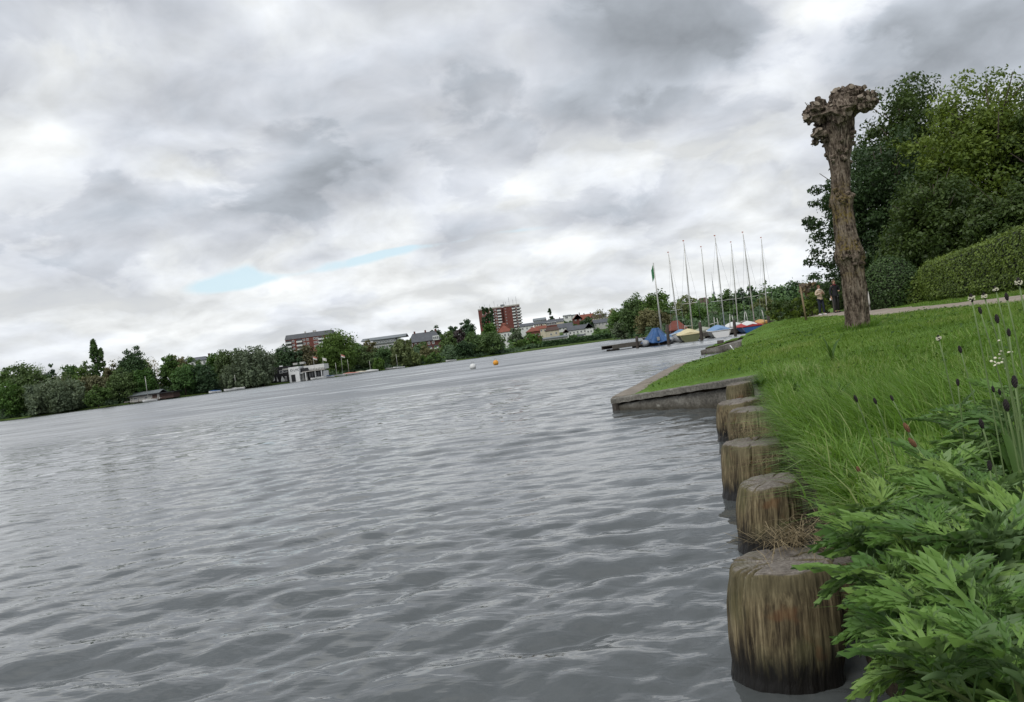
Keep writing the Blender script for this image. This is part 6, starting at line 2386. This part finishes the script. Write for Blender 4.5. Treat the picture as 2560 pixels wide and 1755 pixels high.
def mugwort(px, py, d, label, seed, nleaf=24, size=.13, hgt=None, lean=(-.3, 0)):
    """plant whose top shows at photo point (px, py) at distance d"""
    rnd = random.Random(seed)
    tip = at(px, py, d)
    bx, by = tip.x - lean[0] * .3, d - lean[1] * .3
    bx = max(bx, float(shore_x(by)) + .06)
    gz = float(ground_z(bx, by))
    h = max(.10, tip.z - gz)
    root = empty('mugwort_plant', (bx, by, gz - .01))
    tag(root, label, 'plant', 'mugwort plants at the camera end of the bank')
    tipl = Vector((tip.x - bx, d - by, h))
    P = lambda t: Vector((tipl.x * t ** 1.6, tipl.y * t ** 1.6, h * t))
    MB().tube([P(t) for t in (0, .3, .6, .85, 1)], [.007, .006, .005, .004, .002], 6).build('stem', STEM, root, True)
    a = rnd.uniform(0, 6.28)
    nleaf = int(nleaf * .78)
    size *= 1.2
    for i in range(nleaf):
        t = i / (nleaf - 1)
        a += 2.4 + rnd.uniform(-.3, .3)
        o = link('leaf', MUG_MESH[rnd.randrange(7)], None, root)
        s_ = size * (.85 + .35 * math.sin(math.pi * min(1, .25 + t * .75))) * rnd.uniform(.8, 1.2) * (1 if t < .75 else 1 - (t - .75) * 2.0)
        o.location = P(.18 + .82 * t) - Vector((0, 0, .005))
        pitch = R(4 + 70 * t ** 1.1 + rnd.uniform(-24, 24))
        o.rotation_euler = (pitch, R(rnd.uniform(-25, 25)), a)
        o.scale = (s_ * rnd.uniform(.9, 1.15), s_, s_)
    return root

MW = [
    (2125, 1375, 1.86, 'mugwort plant whose leaves brush the largest pile', 28, .135, (-.55, 0)),
    (2190, 1295, 2.02, 'mugwort plant behind the top of the largest pile', 28, .13, (-.35, 0)),
    (2175, 1525, 1.62, 'mugwort plant hanging down beside the largest pile', 26, .13, (-.5, -.1)),
    (2320, 1365, 1.72, 'mugwort plant in the middle of the right foreground clump', 28, .14, (-.2, 0)),
    (2450, 1255, 1.90, 'mugwort plant with light feathery tips at right edge', 28, .135, (-.1, 0)),
    (2330, 1200, 2.25, 'mugwort plant at the back of the foreground clump', 26, .13, (-.2, 0)),
    (2520, 1385, 1.55, 'mugwort plant with broad dark leaves at the right edge', 26, .14, (0, 0)),
    (2330, 1525, 1.42, 'mugwort plant with upright pale tip near bottom right', 26, .12, (-.2, -.1)),
    (2225, 1655, 1.36, 'mugwort plant lowest beside the pile at bottom edge', 24, .12, (-.3, -.1)),
    (2470, 1525, 1.32, 'mugwort plant with young bright tip at lower right', 26, .12, (-.05, -.1)),
    (2330, 1685, 1.18, 'mugwort plant cut off by the bottom edge', 22, .11, (-.1, -.1)),
    (2530, 1655, 1.12, 'mugwort plant filling the bottom right corner', 24, .115, (0, -.1)),
    (2400, 1055, 2.75, 'grey green mugwort plant rising above the foreground clump', 20, .13, (-.1, 0)),
    (2500, 1095, 2.45, 'mugwort plant with wide finger leaves by the right edge', 20, .14, (-.1, 0)),
    (2260, 1455, 1.60, 'mugwort plant between pile and lower bright tips', 26, .13, (-.3, 0)),
    (2410, 1375, 1.60, 'mugwort plant with leaves drooping toward the camera', 26, .135, (-.1, 0)),
    (2550, 1235, 2.05, 'mugwort plant half cut by right edge above broad leaves', 22, .13, (0, 0)),
    (2530, 985, 2.3, 'tall mugwort plant reaching up the right edge', 20, .13, (0, 0)),
    (2470, 1045, 2.5, 'mugwort plant between the plantain stalks at right', 20, .12, (-.1, 0)),
]
for _i, (a_, b_, c_, l_, n_, s_, ln_) in enumerate(MW):
    mugwort(a_, b_, c_, l_, 300 + _i, n_, s_, None, ln_)

# ------------------------------------------------------------------ ribwort plantain and other stalks
HEADM = plain('plantain_head', (0.030, 0.024, 0.024), 0.9, 0.3, 60, 0.6)
HEADB = plain('plantain_head_brown', (0.20, 0.10, 0.05), 0.9, 0.3, 60, 0.6)
PETAL = plain('stamen_white', (0.62, 0.60, 0.46), 0.8, 0.1, 20)
STALK = plain('plantain_stalk', (0.13, 0.19, 0.07), 0.7, 0.15, 8)
BROAD = leaf_mat('plantain_leaf', (.035, .080, .012), (.075, .150, .025), .3, .45)


def plantain(px, py, d, label, hl=.022, kind='dark', lean=0.0, seed=0):
    rnd = random.Random(seed)
    top = at(px, py, d)
    bx = top.x + lean + rnd.uniform(-.03, .03)
    by = d + rnd.uniform(-.03, .03)
    gz = float(ground_z(bx, by))
    root = empty('plantain_flower', (bx, by, gz))
    tag(root, label, 'flower', 'plantain flower stalks in the grass')
    e = Vector((top.x - bx, d - by, top.z - gz))
    P = lambda t: Vector((e.x * t ** 1.7, e.y * t ** 1.7, e.z * t))
    MB().tube([P(0), P(.3), P(.6), P(.85), P(1)], .0016 * (1 + .12 * d), 5).build('stalk', STALK, root, True)
    ax = (P(1) - P(.9)).normalized()
    hl *= .56
    r = hl * .33
    s1 = ax.cross(Vector((0, 1, .1))).normalized()
    s2 = ax.cross(s1)
    rings = []
    for i in range(9):
        t = i / 8
        rad = r * math.sin(math.pi * (.10 + .82 * t)) ** .7
        rings.append([P(1) + ax * (hl * 1.6 * t - .003) + (s1 * math.cos(q) + s2 * math.sin(q)) * rad * (1 + (.22 if (k + i) % 2 else -.1)) for k, q in enumerate([2 * math.pi * k / 10 for k in range(10)])])
    MB().loft(rings, True, True).build('flower_head', HEADB if kind == 'brown' else HEADM, root, False)
    if kind == 'white':
        mb = MB()
        for k in range(22):
            q = 2 * math.pi * k / 22
            rr_ = r * rnd.uniform(1.2, 1.8)
            c0 = P(1) + ax * hl * rnd.uniform(.1, .8)
            c1 = c0 + (s1 * math.cos(q) + s2 * math.sin(q)) * rr_
            mb.tube([c0, c1], .0005 * (1 + .3 * d), 3).box(tuple(c1 - Vector((.0010,) * 3) * (1 + .2 * d)), tuple(c1 + Vector((.0010,) * 3) * (1 + .2 * d)))
        mb.build('stamens', PETAL, root)

PL = [
    (2142, 1003, 2.9, 'pale grey plantain head, leftmost of the row of three', .030, 'dark', .05),
    (2190, 1008, 2.8, 'dark plantain head in the middle of the row of three', .026, 'dark', .05),
    (2232, 1000, 2.9, 'dark plantain head, rightmost of the row of three', .024, 'dark', .06),
    (2348, 850, 2.6, 'brown flowering plantain head standing alone in mid lawn', .022, 'white', .05),
    (2402, 880, 2.5, 'dark plantain head tilted left, right of the lone brown one', .026, 'dark', .05),
    (2430, 752, 2.1, 'white flowering plantain head, leftmost against the path', .024, 'white', .06),
    (2462, 745, 2.2, 'white flowering plantain head, second against the path', .020, 'white', .05),
    (2490, 728, 2.3, 'white flowering plantain head, third against the path', .020, 'white', .05),
    (2518, 748, 2.0, 'plain dark plantain head against the path at the right', .022, 'dark', .04),
    (2548, 712, 2.0, 'white flowering plantain head nearest the upper right edge', .024, 'white', .03),
    (2452, 782, 2.2, 'dark plantain head leaning left below the white ones', .022, 'dark', .05),
    (2494, 805, 2.1, 'dark long plantain head just below the footpath', .026, 'dark', .03),
    (2523, 838, 2.0, 'dark plantain head at right between stalks', .022, 'dark', .03),
    (2538, 966, 1.9, 'large dark plantain head by the right edge in mid height', .032, 'dark', .02),
    (2518, 1025, 1.9, 'grey plantain head left of the large dark one', .032, 'dark', .03),
    (2395, 962, 2.4, 'dark plantain head low in the grass at centre right', .024, 'dark', .03),
    (2484, 978, 2.2, 'small dark plantain head beside the broad leaf', .020, 'dark', .02),
    (2500, 985, 2.25, 'small dark plantain head right of the broad leaf', .020, 'dark', .02),
    (2456, 1068, 1.9, 'grey brown plantain head above the grey mugwort', .026, 'dark', .02),
    (2272, 1078, 2.4, 'brown withered plantain head leaning left over the grass', .034, 'brown', .06),
    (2288, 1115, 2.3, 'reddish withered grass head below the brown plantain head', .034, 'brown', .06),
    (2152, 1185, 2.5, 'orange brown withered head low above the hanging grass', .034, 'brown', .07),
    (2475, 1173, 1.9, 'dark plantain head low before the mugwort', .026, 'dark', .02),
]
for _i, (a_, b_, c_, l_, h_, k_, ln_) in enumerate(PL):
    plantain(a_, b_, c_, l_, h_, k_, ln_, 500 + _i)


def broad_plant(px, py, d, label, seed, n=7, L=.2, w=.028):
    """rosette of long ribbed leaves"""
    rnd = random.Random(seed)
    p = at(px, py, d)
    gz = float(ground_z(p.x, d))
    root = empty('ribwort_rosette', (p.x, d, gz))
    tag(root, label, 'plant', 'broad leaved rosettes in the grass')
    for i in range(n):
        a = rnd.uniform(0, 6.28)
        l, ww, bd = L * rnd.uniform(.7, 1.2), w * rnd.uniform(.8, 1.2), rnd.uniform(.25, .9)
        vs, fs = [], []
        for k in range(7):
            t = k / 6
            x = l * bd * t * t * .8 + .01
            z = l * (t - .35 * bd * t * t)
            hw = ww * math.sin(math.pi * min(.97, .12 + t * .86)) ** .8 / 2
            for j, s_ in enumerate((-1, 0, 1)):
                vs.append((x * math.cos(a) - s_ * hw * math.sin(a), x * math.sin(a) + s_ * hw * math.cos(a), z - (.25 * hw if s_ == 0 else 0)))
        for k in range(6):
            for j in range(2):
                q = k * 3 + j
                fs.append((q, q + 1, q + 4, q + 3))
        mb = MB().add(vs, fs)
        me = mb.mesh('leaf')
        at_ = me.attributes.new('tint', 'FLOAT', 'POINT')
        tv = rnd.random()
        at_.data.foreach_set('value', [tv] * len(me.vertices))
        link('leaf', me, BROAD, root, True)

broad_plant(2480, 1010, 2.35, 'broad ribbed green leaf rosette near the right edge', 71, 9, .26, .04)
broad_plant(2545, 1010, 2.1, 'tall narrow leaf rosette touching the right edge', 72, 8, .30, .03)
broad_plant(2260, 1180, 2.6, 'dull green wavy leaf rosette above the hanging grass', 73, 7, .16, .03)
broad_plant(2075, 930, 5.2, 'pale thistle like rosette in the bank grass', 74, 9, .22, .03)
broad_plant(2070, 815, 9.0, 'tall pale weed on the lawn below the pollard', 75, 7, .30, .03)
broad_plant(1900, 940, 7.9, 'leafy weed hanging over the farthest piles', 76, 14, .15, .04)
broad_plant(1975, 905, 6.6, 'bushy weed on the bank edge above the piles', 77, 14, .13, .035)


def tall_stems(n=70, seed=8):
    """bare seed stalks standing out of the fringe"""
    rng = np.random.default_rng(seed)
    x, y, t = scatter(n, 1.8, 7.5, .05, 1.6, rng)
    P = np.stack([x, y, ground_z(x, y)], -1)
    V, F_, k = blades(P, rng.uniform(.3, .55, n), rng.uniform(.003, .0045, n), rng.normal(math.pi, 1.2, n), rng.uniform(.15, .9, n), 3, rng)
    o = link('grass_stalks', np_mesh('stalks', V, F_, {'tint': np.repeat(rng.uniform(.7, 1, n), k)}), GRASS)
    tag(o, 'thin pale seed stalks standing out of the bank grass', 'grass', kind='stuff')

tall_stems()


def white_flowers():
    rnd = random.Random(4)
    root = empty('white_umbel', (0, 0, 0))
    p = at(2513, 890, 2.15)
    gz = float(ground_z(p.x, 2.15))
    root.location = (p.x, 2.15, gz)
    tag(root, 'small white flower cluster among stalks at right edge', 'flower')
    MB().tube([(0, 0, 0), (.01, 0, (p.z - gz) * .6), (0, 0, p.z - gz)], .0018, 5).build('stalk', STALK, root)
    for k in range(16):
        o = MB().lathe([(.001, 0), (.004, .002), (.003, .0035), (.001, .0035)], 7).build('blossom', PETAL, root)
        o.location = (rnd.gauss(0, .022), rnd.gauss(0, .02), p.z - gz + rnd.gauss(0, .022))
        o.rotation_euler = (rnd.uniform(-.8, .8), rnd.uniform(-.8, .8), 0)

white_flowers()

# ------------------------------------------------------------------ walkers
SKIN = plain('skin', (0.42, 0.24, 0.17), 0.6, 0.06, 10)
HAIR_R = plain('red_brown_hair', (0.13, 0.052, 0.024), 0.7, 0.2, 20)
HAIR_G = plain('grey_brown_hair', (0.14, 0.09, 0.055), 0.7, 0.2, 20)
BEIGE = plain('beige_jacket', (0.46, 0.37, 0.27), 0.85, 0.08, 5)
BLACKC = plain('black_coat', (0.014, 0.014, 0.018), 0.85, 0.15, 5)
NAVY = plain('navy_trousers', (0.014, 0.019, 0.032), 0.85, 0.15, 5)
SHOE_W = plain('white_shoe', (0.6, 0.6, 0.6), 0.6, 0.06, 5)
SHOE_B = plain('black_shoe', (0.012, 0.012, 0.012), 0.5, 0.1, 5)
SCARF = plain('wine_scarf', (0.10, 0.015, 0.022), 0.9, 0.1, 8)
LILAC = plain('pale_scarf', (0.5, 0.45, 0.42), 0.9, 0.1, 8)


def skinned(name, verts, edges, radii, mt, parent, root_i=0, sub=2):
    me = bpy.data.meshes.new(name)
    me.from_pydata([tuple(v) for v in verts], edges, [])
    o = bpy.data.objects.new(name, me)
    COL.objects.link(o)
    md = o.modifiers.new('skin', 'SKIN')
    md.use_smooth_shade = True
    for i, r in enumerate(radii):
        sv = me.skin_vertices[0].data[i]
        sv.radius = r if isinstance(r, tuple) else (r, r)
        sv.use_root = (i == root_i)
    s = o.modifiers.new('sub', 'SUBSURF')
    s.levels = s.render_levels = sub
    dg = bpy.context.evaluated_depsgraph_get()
    m2 = bpy.data.meshes.new_from_object(o.evaluated_get(dg))
    bpy.data.objects.remove(o)
    q = link(name, m2, None, parent, True)
    m2.materials.clear()
    m2.materials.append(mt)
    return q


def person(px, py, d, H, label, coat, trousers, hair, shoe, scarf, arms, stride, rz, coat_len, hairlen):
    p = at(px, py, d)
    gz = float(ground_z(p.x, d)) + .012
    root = empty('person', (p.x, d, gz), rz)
    tag(root, label, 'person', 'walkers on the footpath')
    k = H / 1.70
    V = lambda x, y, z: Vector((x * k, y * k, z * k))
    # body: pelvis, spine, neck, head, arms, legs as one surface
    vs, es, rs = [], [], []
    def j(v, r, par=None):
        vs.append(v)
        rs.append((r[0] * k, r[1] * k) if isinstance(r, tuple) else r * k)
        if par is not None:
            es.append((par, len(vs) - 1))
        return len(vs) - 1
    pel = j(V(0, 0, .93), (.145, .105))
    wai = j(V(0, 0, 1.10), (.125, .09), pel)
    che = j(V(0, 0, 1.28), (.150, .10), wai)
    nb = j(V(0, .005, 1.41), (.07, .06), che)
    nk = j(V(0, -.005, 1.47), .05, nb)
    hd = j(V(0, -.02, 1.55), (.068, .082), nk)
    ht = j(V(0, -.01, 1.645), (.062, .075), hd)
    hands = []
    for s_, arm in zip((-1, 1), arms):
        sh = j(V(s_ * .155, 0, 1.37), .055, che)
        el = j(V(*arm[0]), .042, sh)
        wr = j(V(*arm[1]), .028, el)
        hands.append((s_, Vector(vs[el]), Vector(vs[wr])))
    feet = []
    for s_, st in zip((-1, 1), stride):
        hp_ = j(V(s_ * .085, 0, .86), .085, pel)
        kn = j(V(s_ * .09, st[0], .48), .058, hp_)
        an = j(V(s_ * .09, st[1], .085), .038, kn)
        toe = j(V(s_ * .105, st[1] - .13, .035), .034, an)
        feet.append((s_, st))
    body = skinned('body', vs, es, rs, SKIN, root)
    # hands: palm with five fingers
    for s_, e, w in hands:
        dr = (w - e).normalized()
        hv, he, hr = [w - dr * .01 * k, w + dr * .05 * k, w + dr * .085 * k], [(0, 1), (1, 2)], [.022 * k, .030 * k, .028 * k]
        sd = dr.cross(Vector((0, 0, 1)))
        sd = sd.normalized() if sd.length > .1 else Vector((1, 0, 0))
        dn = sd.cross(dr).normalized()
        for f in range(4):
            b0 = w + dr * .085 * k + sd * (f - 1.5) * .019 * k
            hv += [b0, b0 + dr * .04 * k - dn * .006 * k, b0 + dr * .062 * k - dn * .022 * k]
            n = len(hv)
            he += [(2, n - 3), (n - 3, n - 2), (n - 2, n - 1)]
            hr += [.010 * k, .009 * k, .008 * k]
        t0 = w + dr * .035 * k + sd * .035 * k
        hv += [t0, t0 + (dr + sd * .6).normalized() * .045 * k]
        n = len(hv)
        he += [(1, n - 2), (n - 2, n - 1)]
        hr += [.011 * k, .009 * k]
        skinned('hand', hv, he, hr, SKIN, root, 0, 1)
    # face details
    for s_ in (-1, 1):
        MB().lathe([(.004 * k, -.006 * k), (.011 * k, 0), (.004 * k, .006 * k)], 8).build('eye', SHOE_B, body).location = V(s_ * .03, -.098, 1.582)
        MB().tube([V(s_ * .072, .0, 1.55), V(s_ * .082, .012, 1.575), V(s_ * .074, .01, 1.60)], .012 * k, 6).build('ear', SKIN, body, True)
    MB().tube([V(0, -.095, 1.59), V(0, -.118, 1.555), V(0, -.10, 1.545)], [.009 * k, .014 * k, .011 * k], 6).build('nose', SKIN, body, True)
    MB().tube([V(-.022, -.094, 1.515), V(0, -.099, 1.513), V(.022, -.094, 1.515)], .006 * k, 5).build('mouth', FLAG_R, body, True)
    # hair cap
    rings = []
    for i in range(9):
        ph = math.pi * .5 * i / 8
        zr = 1.60 + .095 * math.cos(ph) - hairlen * (i / 8) ** 2
        rad = .088 * math.sin(ph) + .002
        rings.append([V(rad * .93 * math.cos(a), .012 + rad * 1.08 * math.sin(a) * (1.0 if math.sin(a) > 0 else .96), zr + (.075 * (i / 8) ** 2 * (hairlen / .08) if math.sin(a) < -.35 else 0)) for a in [2 * math.pi * q / 16 for q in range(16)]])
    MB().loft(rings, True, True).build('hair', hair, root, True)
    # jacket: torso shell flaring to the hem plus sleeves
    cv, ce, cr = [], [], []
    def c(v, r, par=None):
        cv.append(v)
        cr.append((r[0] * k, r[1] * k) if isinstance(r, tuple) else r * k)
        if par is not None:
            ce.append((par, len(cv) - 1))
        return len(cv) - 1
    c0 = c(V(0, 0, 1.10), (.160, .125))
    c1 = c(V(0, 0, 1.28), (.180, .130), c0)
    c2 = c(V(0, 0, 1.425), (.085, .075), c1)
    h1 = c(V(0, 0, 1.10 - (1.10 - coat_len) * .5), (.172, .135), c0)
    h2 = c(V(0, 0, coat_len), (.190, .150), h1)
    for s_, arm in zip((-1, 1), arms):
        a1 = c(V(s_ * .165, 0, 1.365), .080, c1)
        a2 = c(V(*arm[0]), .062, a1)
        w_ = Vector(arm[0]).lerp(Vector(arm[1]), .88)
        c(V(*w_), .046, a2)
    jk = skinned('jacket', cv, ce, cr, coat, root)
    MB().loft([[V((.075 + .02 * i) * math.cos(a), (.068 + .018 * i) * math.sin(a) - .005, 1.475 - .035 * i) for a in [2 * math.pi * q / 14 for q in range(14)]] for i in range(3)], True, False).build('scarf', scarf, root, True)
    tv, te, tr_ = [V(0, 0, .95)], [], [(.155 * k, .120 * k)]
    for s_, st in feet:
        tv += [V(s_ * .088, 0, .85), V(s_ * .09, st[0], .48), V(s_ * .09, st[1], .10)]
        n = len(tv)
        te += [(0, n - 3), (n - 3, n - 2), (n - 2, n - 1)]
        tr_ += [.100 * k, .076 * k, .066 * k]
        MB().loft([[V(s_ * .095 + w_ * math.cos(a), st[1] + y_, .045 + h_ * math.sin(a)) for a in [2 * math.pi * q / 10 for q in range(10)]]
                   for y_, w_, h_ in ((.075, .025, .035), (.06, .042, .048), (0, .046, .05), (-.09, .05, .042), (-.17, .045, .035), (-.20, .02, .022))], True, True).build('shoe', shoe, root, True)
    skinned('trousers', tv, te, tr_, trousers, root)
    return root

person(2055, 785.5, 43.2, 1.62, 'walker in beige jacket and navy trousers, arms folded at chest', BEIGE, NAVY, HAIR_R, SHOE_W, LILAC,
       (((-.27, -.03, 1.14), (-.06, -.22, 1.20)), ((.27, -.03, 1.13), (.05, -.23, 1.24))), ((-.03, .06), (-.10, -.10)), R(14), .80, .10)
person(2094, 784.5, 42.6, 1.74, 'walker in black coat and trousers, one hand at the waist', BLACKC, SHOE_B, HAIR_G, SHOE_B, SCARF,
       (((-.25, .03, 1.10), (-.27, -.05, .84)), ((.27, -.02, 1.12), (.09, -.23, 1.10))), ((-.06, -.02), (-.04, .04)), R(12), .76, .06)
_pp = at(2079, 747, 42.4)
tag(MB().box((-.05, -.02, -.07), (.05, .02, .05)).build('paper_bag', WHITE_P), 'small white bag held by the walker in black', 'bag').location = (_pp.x, 42.5, _pp.z)
